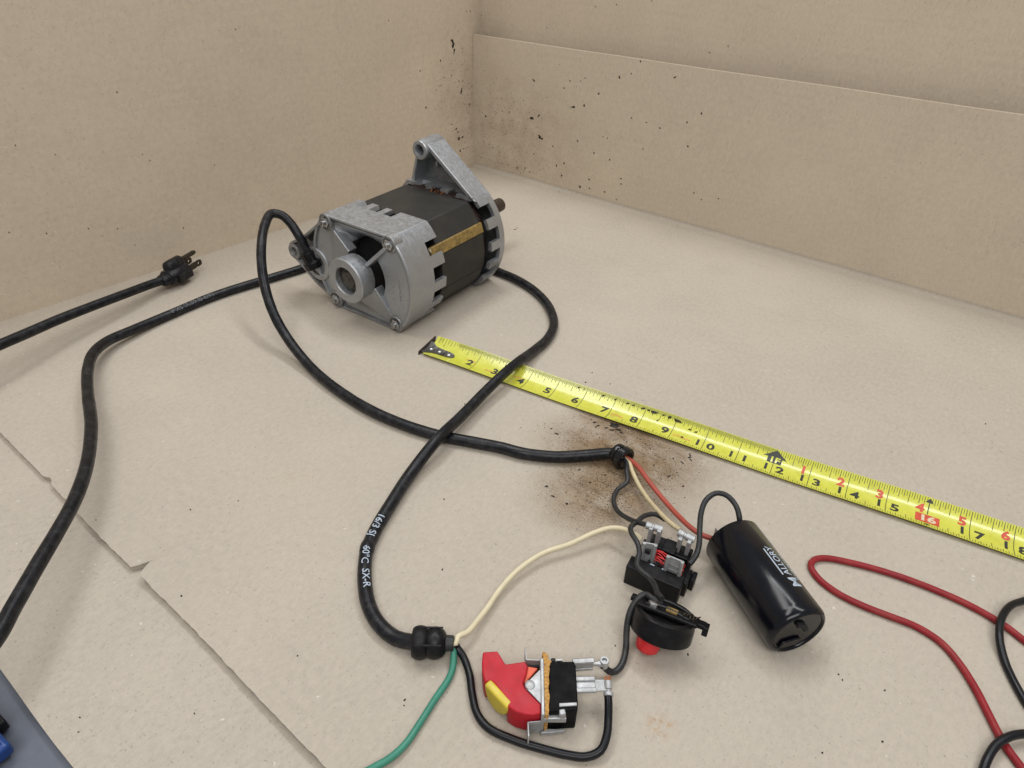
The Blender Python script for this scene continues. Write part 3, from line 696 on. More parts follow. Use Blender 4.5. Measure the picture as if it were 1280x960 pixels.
for s in range(2, 20):
    if s == 16: continue
    if s < 10: part_text('inch_number', M['ink'], (str(s), s - .20, -.11, .0098, .00030, 1.25))
    else:
        a, b = str(s); part_text('inch_number', M['ink'], (a, s - .17, -.15, .0096, .00030, 1.15), (b, s + .22, -.15, .0096, .00030, 1.25))
for i in range(1, 7): part_text('foot_number', M['redink'], (str(i), 12 + i - .19, .15, .0086, .00036, 1.2))
MB().grid([[T(15.72, v, .00012), T(15.85, v, .00012), T(16, v, .00012), T(16.15, v, .00012), T(16.30, v, .00012)] for v in (-.33, -.22, -.11, 0.0)]).build('stud_box', M['redink'], tape, recalc=False)
part_text('stud_number', M['wwhite'], ('16', 16.01, -.165, .0082, .0003, 1.3, .0002))
def quad(name, q, lf=LF * 1.5):
    MB().grid([[T(*q[0], lf), T(*q[1], lf)], [T(*q[2], lf), T(*q[3], lf)]]).build(name, M['ink'], tape, recalc=False)
ar = MB()
ar.grid([[T(12 + w_ * q, v, .00013) for q in (-1, -.5, 0, .5, 1)] for w_, v in ((.33, .25), (.25, .30), (.17, .355), (.09, .41), (.01, .46))])
ar.grid([[T(11.80 + .1 * q, v, .00013) for q in range(5)] for v in (.07, .12, .18, .25)])
ar.build('arrow_mark', M['ink'], tape, recalc=False)
quad('arrow_mark', [(15.90, .36), (16.10, .36), (15.995, .47), (16.005, .47)])
quad('arrow_mark', [(15.92, -.38), (16.08, -.38), (15.995, -.45), (16.005, -.45)])
part_text('foot_mark', M['tape'], ('1F', 12.0, .17, .0062, .0002, 1.3, .00022))
fr = MB()                                        # worn, unreadable red print
for s0, n in ((1.62, 5), (2.45, 7), (3.50, 4), (7.08, 6), (9.08, 8)):
    for k in range(n):
        x = s0 + k * .068; v = -.04 if s0 < 1.7 or s0 == 3.5 else -.20
        v += .02 * math.sin(k * 7.1)
        fr.grid([[T(x, v, LF), T(x + .045 + .012 * math.sin(k * 5), v, LF)], [T(x, v + .07 + .02 * math.cos(k * 3.3), LF), T(x + .05, v + .08, LF)]])
fr = fr.build('worn_print', M['fadeink'], tape, recalc=False); fr['kind'] = 'stuff'
# end hook: riveted strap and downward lip
mb = MB(); 
hs = [-.06, .10, .3, .6, .9, 1.08, 1.15]
hw = [.34, .32, .19, .15, .14, .11, .04]
mb.grid([[T(s, -.10 + h * k / 4, .0012) for k in range(-4, 5)] for s, h in zip(hs, hw)], True)
mb.grid([[T(s, -.10 + h * k / 4, .0003) for k in range(-4, 5)] for s, h in zip(hs, hw)])
mb.grid([[T(s, -.10 + sg * h, .0003) for s, h in zip(hs, hw)] + [T(s, -.10 + sg * h, .0003) for s, h in zip(hs, hw)][-1:], [T(s, -.10 + sg * h, .0012) for s, h in zip(hs, hw)] + [T(s, -.10 + sg * h, .0012) for s, h in zip(hs, hw)][-1:]] if False else [[T(s, -.10 - h, .0003) for s, h in zip(hs, hw)], [T(s, -.10 - h, .0012) for s, h in zip(hs, hw)]])
hook = mb.build('end_hook', M['hooksteel'], tape)
mb = MB()
rowsf = []
for zz in (0, 1):
    rowsf.append([(Vector((T(-.06, v).x, T(-.06, v).y, .0050 + .0018 * v)) if zz == 0 else Vector((T(-.09, v).x, T(-.09, v).y, max(-.0002, .0004)))) for v in [-.52 + k * 1.04 / 12 for k in range(13)]])
mb.grid(rowsf); mb.grid([[p + tu * .0011 for p in r] for r in rowsf], True)
mb.grid([[p for p in rowsf[0]], [p + tu * .0011 for p in rowsf[0]]]); 
mb.grid([[rowsf[0][0], rowsf[1][0]], [rowsf[0][0] + tu * .0011, rowsf[1][0] + tu * .0011]]); mb.grid([[rowsf[0][-1], rowsf[1][-1]], [rowsf[0][-1] + tu * .0011, rowsf[1][-1] + tu * .0011]])
mb.build('hook_lip', M['rust'], hook)
for s in (.20, .55, .95):
    MB().lathe(T(s, -.12, .0011), (0, 0, 1), [(0, .0021), (.0006, .0019), (.0011, .0012), (.0012, .0002)], 14).build('rivet', M['steel'], hook)

# ------------------------------------------------------------------ capacitor
cx, cy, cth, cr, cl = 0.601891, -0.469123, -0.623845, 0.01765, 0.0680
cdir = Vector((math.cos(cth), math.sin(cth), 0)); cn = Vector((-cdir.y, cdir.x, 0)); C0 = Vector((cx, cy, cr + .0002))
cap = thing('capacitor', 'glossy black cylindrical motor capacitor with white lettering lying on its side', 'capacitor', (cx, cy, 0))
MB().lathe(C0, cdir, [(.001, .003), (.001, .0150), (0, .0158), (0, .0168), (.0012, cr), (.0605, cr), (.0612, cr * .997), (.0619, cr), (.0640, cr * .998), (.0655, cr * .985), (.0666, cr * .955), (.0673, cr * .92), (.0676, cr * .87), (.0672, cr * .84), (.0665, cr * .82), (.0665, .001)], 56).build('shell', M['capblack'], cap, sharp=50)
ce = C0 + cdir * .0665
def capface(u, v): return ce + cn * u + Vector((0, 0, v))
mb = MB()
rows = [[], []]
for k in range(9):
    t = R(95 + k * 9); rows[0].append(capface(-.0070 * math.cos(t) - .004, .0078 * math.sin(t) - .001) + cdir * .0014); rows[1].append(capface(-.0096 * math.cos(t) - .004, .0105 * math.sin(t) - .001) + cdir * .0014)
mb.prism([p - cdir * .0012 for p in rows[0]] + [p - cdir * .0012 for p in rows[1][::-1]], cdir * .0016); mb.build('end_slot', M['black'], cap)
mb = MB().prism([capface(-.0100, -.0100), capface(.0015, -.0105), capface(.0035, -.0060), capface(.0, -.0045), capface(-.0085, -.0050)], cdir * .0016); mb.build('end_tab', M['capblack'], cap, bevel=.0006)
def cap_pt(s, ang, lf=.00008):                 # ang from straight up towards +cn
    return C0 + cdir * s + (cn * math.sin(ang) + Vector((0, 0, 1)) * math.cos(ang)) * (cr + lf)
def captext(mb, txt, s, ang, size, bold, xs):
    add_text(mb, txt, size, lambda x, y: cap_pt(s - x, ang - y / cr * -1 * -1 if False else ang - (-y) / cr * -1, .00008), bold=bold, xs=xs)
A0 = R(21)
mb = MB(); captext(mb, 'ALLORY', .0325, A0, .0062, .00008, .92); captext(mb, 'M', .0478, A0 + .04, .0090, .00014, 1.0)
mb.build('brand_lettering', M['white'], cap, recalc=False)
mb = MB()
mb.grid([[cap_pt(.0235, A0 - .20), cap_pt(.0425, A0 - .20)], [cap_pt(.0235, A0 - .25), cap_pt(.0425, A0 - .25)]])
mb.build('brand_underline', M['white'], cap, recalc=False)
mb = MB(); captext(mb, 'MADE IN U.S.A.', .0360, A0 + .33, .0029, .00008, 1.0); mb.build('origin_lettering', M['white'], cap, recalc=False)
mb = MB(); captext(mb, '270-324 MFD 110 VAC', .0285, A0 + .56, .0030, .00004, 1.0); mb.build('rating_lettering', M['greyprint'], cap, recalc=False)
for k, sgn in ((0, 1), (1, -1)):
    MB().box(C0 - cdir * .004 + cn * .006 * sgn, cdir, cn, (0, 0, 1), .010, .0008, .006).build('terminal', M['plated'], cap)
wire('lead_wire', [C0 + cn * .006 - cdir * .004 + Vector((0, 0, .002))] + P([(924.5, 648, .034), (920, 632, .038), (908, 619, .040), (895, 616.5, .040), (883, 625, .038), (877, 640, .035), (875, 660, .030), (874, 680, .025), (870, 694, .021), (862, 705, .018)]), .0017, M['wgrey'], cap, 11)

# ------------------------------------------------------------------ start relay
r0 = at(782.5, 707.5, .0155); r1 = at(850.5, 736.5, .0155)
rx = (r1 - r0); rx.z = 0; RL = rx.length; rx.normalize(); ry = Vector((-rx.y, rx.x, 0)); rz = Vector((0, 0, 1)); RO = Vector((r0.x, r0.y, 0))
relay = thing('start_relay', 'black plastic relay base with metal push-on terminals and red coil wire', 'relay', tuple(RO))
def RP(x, y, z): return RO + rx * (x * mm) + ry * (y * mm) + rz * (z * mm)
L = RL * 1000
def rb(x0, x1, y0, y1, z0, z1, mb=None):
    return (mb or MB()).box(RP((x0 + x1) / 2, (y0 + y1) / 2, (z0 + z1) / 2), rx, ry, rz, (x1 - x0) * mm, (y1 - y0) * mm, (z1 - z0) * mm)
mb = rb(0, L, 0, 9.5, .2, 15.5); base = mb.build('front_block', M['bakelite'], relay, bevel=.0006)
rb(.6, L - .6, 9.5, 33, .2, 7.5).build('base', M['bakelite'], relay, bevel=.0005)
rb(5, L - 2, 24, 34, 7.5, 14).build('rear_block', M['bakelite'], relay, bevel=.0006)
rb(L * .43, L * .68, 21, 31.5, 8, 17.5).build('rear_plate', M['bakelite'], relay, bevel=.0006)
MB().lathe(RP(L * .54, 26, 17.3), rz, [(0, .0019), (.0004, .0019), (.0004, .0002)], 16).build('plate_hole', M['black'], relay)
rb(L - .5, L + 2.2, 8, 20, .3, 12).build('side_leg', M['bakelite'], relay, bevel=.0004)
rb(L + 2.2, L + 5.0, 14.5, 22, .3, 9.5).build('side_lug', M['bakelite'], relay, bevel=.0004)
for k in range(4):
    rb(L * .30 + k * 4.5, L * .30 + k * 4.5 + 1.6, 9.5, 13.5, 7.5, 15.0).build('rib', M['bakelite'], relay, bevel=.0003)
mb = MB()
for k in range(2): rb(L * .36 + k * 7.2, L * .36 + k * 7.2 + 2.6, 8.2, 8.9, 15.4, 15.75, mb)
mb.build('pale_mark', M['white'], relay)
# red coil wire bundle
for k in range(7):
    y0 = 14 + k * 1.1; 
    MB().tube(catmull([RP(8, y0 + 1, 9 + k * .6), RP(14, y0 + rnd.uniform(-1, 1), 14 + k * .35), RP(20, y0 - 1 + rnd.uniform(-1, 1), 12.5 + k * .5 + rnd.uniform(-1, 1)), RP(27, y0 - 1, 12 + k * .3), RP(L - 3, y0 + rnd.uniform(-1.5, 1), 11 + k * .2)], .001), .00045, 7).build('coil_wire', M['redwind'], relay, sharp=60)
MB().lathe(RP(L * .22, 16, 10.5), rx, [(0, .0045), (.002, .0045), (.002, .0036), (.016, .0036), (.016, .0045), (.018, .0045)], 20).build('coil', M['winding'], relay)
def terminal_plate(name, c, ax, up, w_, h_, parent, mat=None):      # female spade: plate with rolled edges
    c = Vector(c); ax = ax.normalized(); up = up.normalized(); nn = ax.cross(up).normalized()
    mb = MB().box(c, ax, up, nn, w_, h_, .0009)
    for s in (-1, 1):
        mb.tube([c + ax * s * (w_ / 2 - .0004) + up * (-h_ * .5) + nn * .0006, c + ax * s * (w_ / 2 - .0004) + up * (h_ * .5) + nn * .0006], .0012, 10)
    return mb.build(name, mat or M['plated'], parent, bevel=.0002)
t1 = terminal_plate('terminal', RP(8.5, 12.5, 18.5), rx * .9 + ry * .25, rz + ry * .12, .0074, .0170, relay)
MB().box(RP(8.5, 12.0, 21.5), rx, rz, ry, .0030, .0030, .0022).build('slot', M['black'], t1)
t2 = terminal_plate('terminal', RP(L - 8.0, 10.0, 18.0), rx, rz + ry * .10, .0092, .0165, relay)
mb = MB()
for k in range(3): mb.box(RP(L - 8.0, 9.2 + k * .35, 13.6 + k * 3.6), rx, rz, ry, .0062, .0004, .0012)
mb.build('slot', M['aludark'], t2)
def barrel(a, b, r, parent, name='crimp_terminal'):
    d = (b - a).normalized(); ln = (b - a).length
    mb = MB().lathe(a, d, [(0, r * .86), (.0004, r), (ln * .34, r), (ln * .38, r * .80), (ln * .46, r * .80), (ln * .5, r), (ln - .0003, r), (ln, r * .85)], 18)
    return mb.build(name, M['plated'], parent)
ba = barrel(at(807, 656, .0255), at(828, 662, .0245), .0023, relay)
bb = barrel(at(847.5, 665, .0255), at(868.5, 675, .0245), .0024, relay)
def tabs(px, py, zc, px2, py2, parent):
    for x, y in ((px, py), (px2, py2)):
        c = at(x, y, zc); MB().box(c, rx, ry, rz, .0024, .0050, .0140).build('blade', M['plated'], parent, bevel=.0003)
tabs(813, 668, .019, 823, 671, relay); tabs(849, 681, .018, 860, 685, relay)
jw = P([(832, 650, .0125), (820, 643, .0145), (807, 644.5, .0165), (797, 652, .019), (788, 660, .024), (790, 668, .026), (797, 680, .026), (799, 692, .024), (796, 704, .0215), (800, 712, .0195), (812, 722, .0190), (819, 732, .0215), (822, 741, .0255), (828, 748, .0275)])
wire('grey_jumper', jw, .0016, M['wgrey'], relay, 13)

# ------------------------------------------------------------------ overload protector (tilted disc with red reset button)
oc = at(829, 778, .0170)
vv = (CAM_LOC - oc).normalized(); er_ = (CM @ Vector((1, 0, 0))); er_ = (er_ - vv * er_.dot(vv)).normalized(); eu_ = vv.cross(er_).normalized()
oax = (vv * math.sin(R(26)) + (er_ * .33 + eu_ * .944).normalized() * math.cos(R(26))).normalized()
ox = (er_ * .87 - eu_ * .49); ox = (ox - oax * ox.dot(oax)).normalized(); oy = oax.cross(ox).normalized()
over = thing('overload_protector', 'round black overload protector with red reset button leaning against the relay', 'overload protector', (oc.x, oc.y, 0))
OR_, OH = .0168, .0128
MB().lathe(oc - oax * OH / 2, oax, [(0, .004), (0, OR_ * .95), (.0006, OR_), (OH * .62, OR_), (OH * .66, OR_ * .985), (OH - .0006, OR_ * .985), (OH, OR_ * .95), (OH, .0135), (OH - .002, .0130), (OH - .002, .001)], 44, up=oy).build('housing', M['bakelite'], over, sharp=40)
obt = oc - oax * OH / 2 - ox * .0042 - oy * .0066
MB().lathe(obt, -oax, [(-.001, .0066), (.0062, .0065), (.0082, .0058), (.0094, .0042), (.0097, .0004)], 30, up=oy).build('reset_button', M['redbtn'], over, sharp=60)
otc = oc + oax * OH / 2
MB().box(otc + oax * .0008 + ox * .001 - oy * .001, ox, oy, oax, .0330, .0105, .0022).build('terminal_bar', M['bakelite'], over, bevel=.0006)
MB().box(otc + oax * .0003 + ox * .0185, ox, oy, oax, .0060, .0062, .0026).build('mounting_lug', M['bakelite'], over, bevel=.0004)
MB().box(otc - oax * .0010 + ox * .0218 - oy * .0008, ox, oy, oax, .0030, .0068, .0050).build('mounting_lug', M['bakelite'], over, bevel=.0004)
MB().box(otc + oax * .0003 - ox * .0175 + oy * .002, ox, oy, oax, .0050, .0050, .0026).build('mounting_lug', M['bakelite'], over, bevel=.0004)
MB().box(otc + oax * .0023 + ox * .0030 - oy * .001, ox, oy, oax, .0062, .0046, .0012).build('contact_pad', M['brass'], over, bevel=.0002)
MB().lathe(otc + oax * .0018 - ox * .007 - oy * .001, oax, [(0, .0034), (.0014, .0033), (.0018, .0026), (.0018, .0002)], 6).build('terminal_screw', M['steel'], over)
mb = MB()
for k in range(5):
    c = otc + oax * .0014 + ox * (.0095 + k * .0016) - oy * .002
    mb.tube(catmull([c, c + oax * .0022 + oy * rnd.uniform(-.002, .002), c + oax * .0028 + ox * rnd.uniform(-.002, .003) + oy * .002, c + oy * .004 + oax * .0004], .0007), .00032, 6)
mb.build('heater_wire', M['pin'], over)
for s in (-.006, .002):
    MB().tube(catmull([otc + oax * .001 - ox * .014 + oy * (.004 + s), otc + oax * .003 + oy * (.0045 + s), otc + oax * .0012 + ox * .014 + oy * (.003 + s)], .002), .0006, 8).build('edge_strip', M['wgrey'], over, sharp=60)
wire('grey_wire', [otc + oax * .002 - ox * .004 + oy * .003, otc + oax * .0036 - ox * .008 + oy * .001] + P([(806, 742.5, .024), (797, 749, .0225), (789, 761, .019), (784.5, 777, .014), (783, 793, .009), (782.5, 810, .005), (779, 827, .0035), (773, 837, .0032), (765, 840.5, .0035), (758, 836, .0060), (753, 831, .0095)]), .0018, M['wgrey'], over, 17)

# ------------------------------------------------------------------ rocker switch lying on its side
S8 = lambda x, y: (590 + x / 8, 800 + y / 8)
SW = at(665, 880, 0)
switch = thing('rocker_switch', 'red paddle switch with yellow insert, metal bracket and black body lying on its side', 'switch', (SW.x, SW.y, 0))
HP, HB = .0165, .0175
def top8(pts, z): return [at(*S8(x, y), z) for x, y in pts]
red = [(108, 118), (255, 108), (335, 240), (530, 212), (560, 262), (548, 330), (512, 430), (530, 480), (690, 640), (690, 735), (600, 748), (520, 738), (440, 715), (385, 680), (350, 655), (372, 620), (300, 530), (215, 420), (180, 405), (128, 415), (105, 330), (98, 220)]
tp = top8(red, HP)
mb = MB().prism(tp, (0, 0, -HP + .0012)); paddle = mb.build('paddle', M['red'], switch, sharp=30, bevel=.0007)
ya, yb = at(*S8(124, 436), HP), at(*S8(352, 676), HP); yx = (yb - ya); YL = yx.length; yx.normalize(); yo = Vector((yx.y, -yx.x, 0))
pts_y = []
for k in range(25):
    t = math.pi * k / 24; pts_y.append(ya + yx * (YL / 2 - YL / 2 * math.cos(t)) - Vector((0, 0, (HP - .0022) * math.sin(t) ** .8)) + yo * -.0042)
MB().prism(pts_y, yo * .0044).build('yellow_insert', M['yellow'], paddle, sharp=45, bevel=.0012, seg=3)
MB().prism(top8([(560, 262), (660, 280), (540, 420), (515, 430), (545, 330)], HP - .002), (0, 0, -HP + .004)).build('lock_tab', M['orange'], paddle, bevel=.0004)
MB().prism(top8([(555, 205), (668, 200), (668, 270), (570, 262)], HP - .004), (0, 0, -HP + .006)).build('inner_block', M['wgrey'], switch)
# plated bracket
MB().prism(top8([(530, 445), (672, 300), (690, 300), (690, 635), (550, 490)], HP + .0008), (0, 0, -.0010)).build('pivot_plate', M['plated'], switch, bevel=.0002)
MB().prism(top8([(550, 500), (680, 620), (680, 330), (540, 450)], .0030), (0, 0, -.0010)).build('pivot_plate', M['plated'], switch, bevel=.0002)
pv = at(*S8(580, 448), HP + .0008)
MB().lathe(pv - Vector((0, 0, HP - .002)), (0, 0, 1), [(0, .0026), (HP - .0024, .0026), (HP - .0016, .0024), (HP - .0012, .0016), (HP - .0011, .0002)], 20).build('pivot_pin', M['plated'], switch)
MB().prism(top8([(682, 180), (718, 180), (728, 745), (695, 745)], HB + .001), (0, 0, -HB + .0002)).build('frame_plate', M['plated'], switch, bevel=.0004)
mb = MB().prism(top8([(532, 186), (690, 196), (690, 206), (545, 200)], HB - .001), (0, 0, -HB + .007)); mb.prism(top8([(528, 65), (538, 65), (552, 190), (538, 195)], HB - .001), (0, 0, -HB + .007)); mb.build('mounting_ear', M['plated'], switch, bevel=.0002)
# near-side ear: step out and foot
za = .0120
mb = MB().prism(top8([(556, 815), (705, 800), (715, 812), (570, 824)], za), (0, 0, -za + .001)); mb.prism(top8([(553, 815), (568, 815), (575, 965), (560, 965)], za), (0, 0, -za + .0012)); mb.build('mounting_ear', M['plated'], switch, bevel=.0003)
gk = [(715, 110), (760, 140), (770, 200), (800, 210), (775, 260), (778, 300), (768, 360), (774, 420), (766, 480), (776, 540), (780, 580), (770, 640), (772, 700), (765, 750), (728, 745), (716, 400), (712, 180), (700, 130)]
MB().prism(top8(gk, HB), (0, 0, -HB + .0004)).build('gasket', M['gasket'], switch, bevel=.0003)
K8 = lambda x, y: (660 + x / 8, 800 + y / 8)
def topk(pts, z): return [at(*K8(x, y), z) for x, y in pts]
body = MB().prism(topk([(214, 215), (460, 212), (478, 260), (500, 640), (495, 700), (214, 715)], HB), (0, 0, -HB + .0003)).build('body', M['switchblack'], switch, bevel=.0006)
MB().prism(topk([(230, 180), (270, 175), (280, 215), (228, 218)], HB - .002), (0, 0, -HB + .004)).build('body_lug', M['bakelite'], switch, bevel=.0004)
MB().prism(topk([(285, 190), (345, 190), (345, 206), (285, 206)], HB - .003), (0, 0, -.010)).build('side_clip', M['plated'], switch)
MB().prism(topk([(312, 630), (488, 622), (490, 652), (314, 662)], HB + .0012), (0, 0, -.0011)).build('side_clip', M['plated'], switch, bevel=.0002)
MB().prism(topk([(150, 742), (380, 742), (384, 790), (155, 790)], HB - .0035), (0, 0, -.0035)).build('side_clip', M['plated'], switch, bevel=.0003)
MB().prism(topk([(310, 690), (370, 682), (382, 740), (316, 745)], HB + .0004), (0, 0, -.0045)).build('clip_tab', M['plated'], switch, bevel=.0006)
MB().prism(topk([(180, 885), (370, 890), (376, 905), (240, 925), (120, 930)], .0034), (0, 0, -.0030)).build('side_clip', M['plated'], switch, bevel=.0003)
# push-on terminals
ta = at(*K8(440, 253), .0105); tb_ = at(*K8(650, 238), .0105); dt = (tb_ - ta).normalized(); dn = Vector((-dt.y, dt.x, 0))
mb = MB().box(ta.lerp(tb_, .5), dt, dn, (0, 0, 1), (tb_ - ta).length, .0022, .0064)
mb.tube([ta + Vector((0, 0, .0030)), tb_ + Vector((0, 0, .0030))], .0016, 10); mb.tube([ta - Vector((0, 0, .0030)), tb_ - Vector((0, 0, .0030))], .0016, 10)
ft = mb.build('push_on_terminal', M['plated'], switch, bevel=.0002)
tc_ = at(*K8(760, 232), .0100); MB().lathe(tb_, tc_ - tb_, [(-.001, .0010), (.002, .0013), (.0035, .0019), ((tc_ - tb_).length + .001, .0020), ((tc_ - tb_).length + .0014, .0012)], 14).build('crimp', M['plated'], ft)
MB().lathe(tc_ - Vector((0, 0, .0026)), (0, 0, 1), [(0, .0024), (.0048, .0025), (.0054, .0022), (.0054, .0014), (.004, .0013)], 18).build('crimp_ring', M['plated'], ft)
ta = at(*K8(470, 459), .0145); tb_ = at(*K8(672, 455), .0145); dt = (tb_ - ta).normalized(); dn = Vector((-dt.y, dt.x, 0))
mb = MB().box(ta.lerp(tb_, .5), dt, dn, (0, 0, 1), (tb_ - ta).length, .0066, .0010)
for s in (-1, 1): mb.tube([ta + dn * s * .0030 + Vector((0, 0, .0009)), tb_ + dn * s * .0030 + Vector((0, 0, .0009))], .0013, 10)
ft = mb.build('push_on_terminal', M['plated'], switch, bevel=.0002)
tc_ = at(*K8(800, 455), .0140)
MB().prism([tb_ + dn * .0030 - Vector((0, 0, .0004)), tc_ + dn * .0030 - Vector((0, 0, .0004)), tc_ - dn * .0030 - Vector((0, 0, .0004)), tb_ - dn * .0030 - Vector((0, 0, .0004))], (0, 0, .0009)).build('neck', M['plated'], ft, bevel=.0002)
c1, c2 = at(*K8(800, 405), .0150), at(*K8(806, 560), .0130)
MB().lathe(c1, c2 - c1, [(0, .0015), (.0004, .0020), (.0040, .0020), (.0044, .0014), (.0054, .0014), (.0058, .0026), ((c2 - c1).length, .0026), ((c2 - c1).length + .0002, .0021)], 16).build('crimp', M['plated'], ft)
mb = MB()
for k in range(7): mb.tube([c1 + dt * (k - 3) * .0004, c1 + dn * .0022 + dt * (k - 3) * .0006 + Vector((0, 0, rnd.uniform(-.0004, .0010)))], .00025, 5)
mb.build('strand', M['copper'], ft)

# ------------------------------------------------------------------ loose test leads at the right
S3 = lambda x, y, z: at(980 + x / 3, 640 + y / 3, z)
z2 = .0021
o = cordmesh(catmull([at(1345, 850, z2), at(1310, 822, z2)] + [S3(*p, z2) for p in ((900, 482), (830, 428), (700, 352), (550, 285), (400, 231), (250, 190), (155, 173), (112, 180), (98, 203), (128, 250), (200, 304), (300, 353), (400, 392), (500, 432), (590, 490), (660, 570), (720, 665), (770, 765), (822, 865), (880, 945))] + [at(1300, 990, z2), at(1330, 1040, z2)], .0025), .0020, 21, 12).build('red_lead', M['wred2'], None, sharp=60)
tag(o, 'thin red lead bent in a narrow hairpin on the cardboard beside the capacitor', 'wire')
o = cordmesh(catmull([at(1330, 735, .003)] + [S3(900, 332, .0045), S3(850, 352, .006), S3(817, 398, .0062), S3(808, 470, .0050), S3(828, 560, z2), S3(868, 648, z2)] + [at(1285, 883, z2), at(1303, 905, .003), at(1300, 917, .004)] + [S3(900, 832, .0060), S3(850, 842, .0065), S3(800, 872, .0055), S3(762, 930, .004)] + [at(1226, 975, z2), at(1215, 1020, z2)], .0025), .0021, 22, 12).build('black_lead', M['wblack'], None, sharp=60)
tag(o, 'thin black lead curling over the red lead near the bare cardboard', 'wire')

# ------------------------------------------------------------------ blue tool handle on the table, lower left
h0, h1 = at(-80, 850, .0), at(2, 940, .0); hd = (h1 - h0); hd.z = 0; hd.normalize()
tool = thing('tool_handle', 'dark blue plastic handle end lying on the grey tabletop', 'tool', (h1.x, h1.y, -.009))
hb = Vector((h1.x, h1.y, -.002))
hs_, hu_ = frame(hd)
mb = MB().box(hb - hd * .022, hd, hs_, hu_, .046, .0085, .0085); mb.build('grip', M['blue'], tool, bevel=.0022, seg=3)
MB().box(hb - hd * .030 + hs_ * -.0065 + Vector((0, 0, -.002)), hd, hs_, hu_, .030, .0050, .0070).build('dark_strip', M['bakelite'], tool, bevel=.001)
MB().box(hb - hd * .016 + hs_ * .010 + Vector((0, 0, -.003)), hd, hs_, hu_, .034, .0100, .0070).build('dark_strip', M['bakelite'], tool, bevel=.001)

# ------------------------------------------------------------------ grease crumbs and dirt
def crumb(mb, c, n, r, el, ang, th):
    n = n.normalized(); s, u = frame(n, Vector((0, 0, 1)) if abs(n.z) < .9 else Vector((1, 0, 0)))
    ca, sa = math.cos(ang), math.sin(ang); e1, e2 = s * ca + u * sa, u * ca - s * sa
    k = 13; base, top = [], []
    for i in range(k):
        t = 2 * math.pi * i / k; q = rnd.uniform(.40, 1.2)
        base.append(c + (e1 * math.cos(t) * el + e2 * math.sin(t)) * r * q - n * .0001); top.append(c + (e1 * math.cos(t) * el + e2 * math.sin(t)) * r * q * .6 + n * th * rnd.uniform(.6, 1.2))
    a, b = mb.add(base), mb.add(top); mb.quadstrip(a, b); mb.f.append(tuple(b))
Zf = lambda x, y: (480 + x / 2.667, y / 2.667)
yn = Vector((0, -1, 0))
mb = MB()
def wallflap(px, py):
    p = on_plane(px, py, (0, 0, 0), yn)
    q = flap_pt(p.x, max(.02, min(.169, p.z))); return on_plane(px, py, q, yn)
for x, y, r, el, an in ((500, 268, 4, 2.6, -.6), (600, 293, 3, 1.6, 0), (715, 312, 4, 2, .4), (630, 357, 5, 3.4, .2), (667, 352, 4, 1.8, 1.4), (494, 394, 6, 2.4, .1), (516, 385, 4, 2.5, 1.0), (518, 455, 8, 1.3, -.4), (527, 462, 5, 1.5, .5), (340, 387, 5, 1.2, 0), (418, 373, 4, 1, 1), (395, 370, 3, 1, 0), (855, 205, 4, 1.8, -.9), (785, 258, 4, 2.2, -.9), (970, 258, 4, 1.6, .7), (1058, 378, 3, 2, 1.5), (920, 427, 4, 1.2, 0), (1013, 488, 4, 1.2, 0), (700, 510, 4, 1.3, 0), (752, 533, 4, 1, 0), (645, 470, 4, 1.8, -.9), (563, 487, 4, 1.4, -.8), (575, 552, 4, 1.8, 1.5), (600, 545, 4, 1.6, 1.4), (592, 585, 5, 1.4, 1.2), (653, 623, 5, 1.3, 1.5), (683, 598, 4, 1.8, -.4), (685, 628, 3, 1.6, .3), (790, 595, 4, 1.2, 0), (790, 613, 4, 1.1, 0), (620, 635, 4, 1.8, 0), (1033, 643, 4, 1, 0), (1058, 665, 3, 1, 0), (1115, 662, 3, 1, 0), (875, 408, 3, 1.6, 0), (730, 455, 3, 1, 0), (745, 460, 3, 1, 0), (735, 640, 3, 1.4, 0), (775, 665, 3, 1, 0), (500, 513, 4, 1, 0), (470, 560, 3, 1.6, 0), (485, 573, 3, 1.4, 0), (445, 560, 3, 1.5, .3), (863, 497, 3, 1, 0), (825, 393, 3, 1.6, 0), (620, 270, 2.5, 2, 0), (670, 260, 2.5, 1.5, .7), (655, 270, 2.5, 1.5, .7), (465, 335, 2.5, 1.2, 0), (825, 245, 3, 1, 0), (1010, 408, 3, 1.5, 1.4)):
    crumb(mb, wallflap(*Zf(x, y)), yn, r * .00034, el, math.pi - an, .0004)
for x, y in ((325, 52), (705, 22), (775, 15), (893, 3), (543, 92), (1147, 153), (1085, 175)):
    px, py = Zf(x, y); p = on_plane(px, py, (0, .0165, 0), yn); q = bw(p.x, p.z); crumb(mb, on_plane(px, py, q - Vector((0, .0004, 0)), yn), yn, .00055, 1.4, rnd.uniform(0, 3), .0005)
for k in range(170):
    x = abs(rnd.gauss(.02, .10)) + .004; z = max(.004, min(.168, rnd.gauss(.06, .045)))
    crumb(mb, flap_pt(x, max(.015, z)), yn, rnd.uniform(.00018, .00055) * (1 - .5 * min(1, x / .3)), rnd.uniform(1, 2.6), rnd.uniform(0, 3), .0004)
ob = mb.build('back_wall_dirt', M['dirt'], None); tag(ob, 'black grease crumbs stuck to the cardboard behind the motor shaft', 'dirt', kind='stuff')
mb = MB()
def leftwall(px, py): 
    p = on_plane(px, py, (0, 0, 0), WN); q = lw(p.dot(WD), max(.0, p.z)); return on_plane(px, py, q, WN)
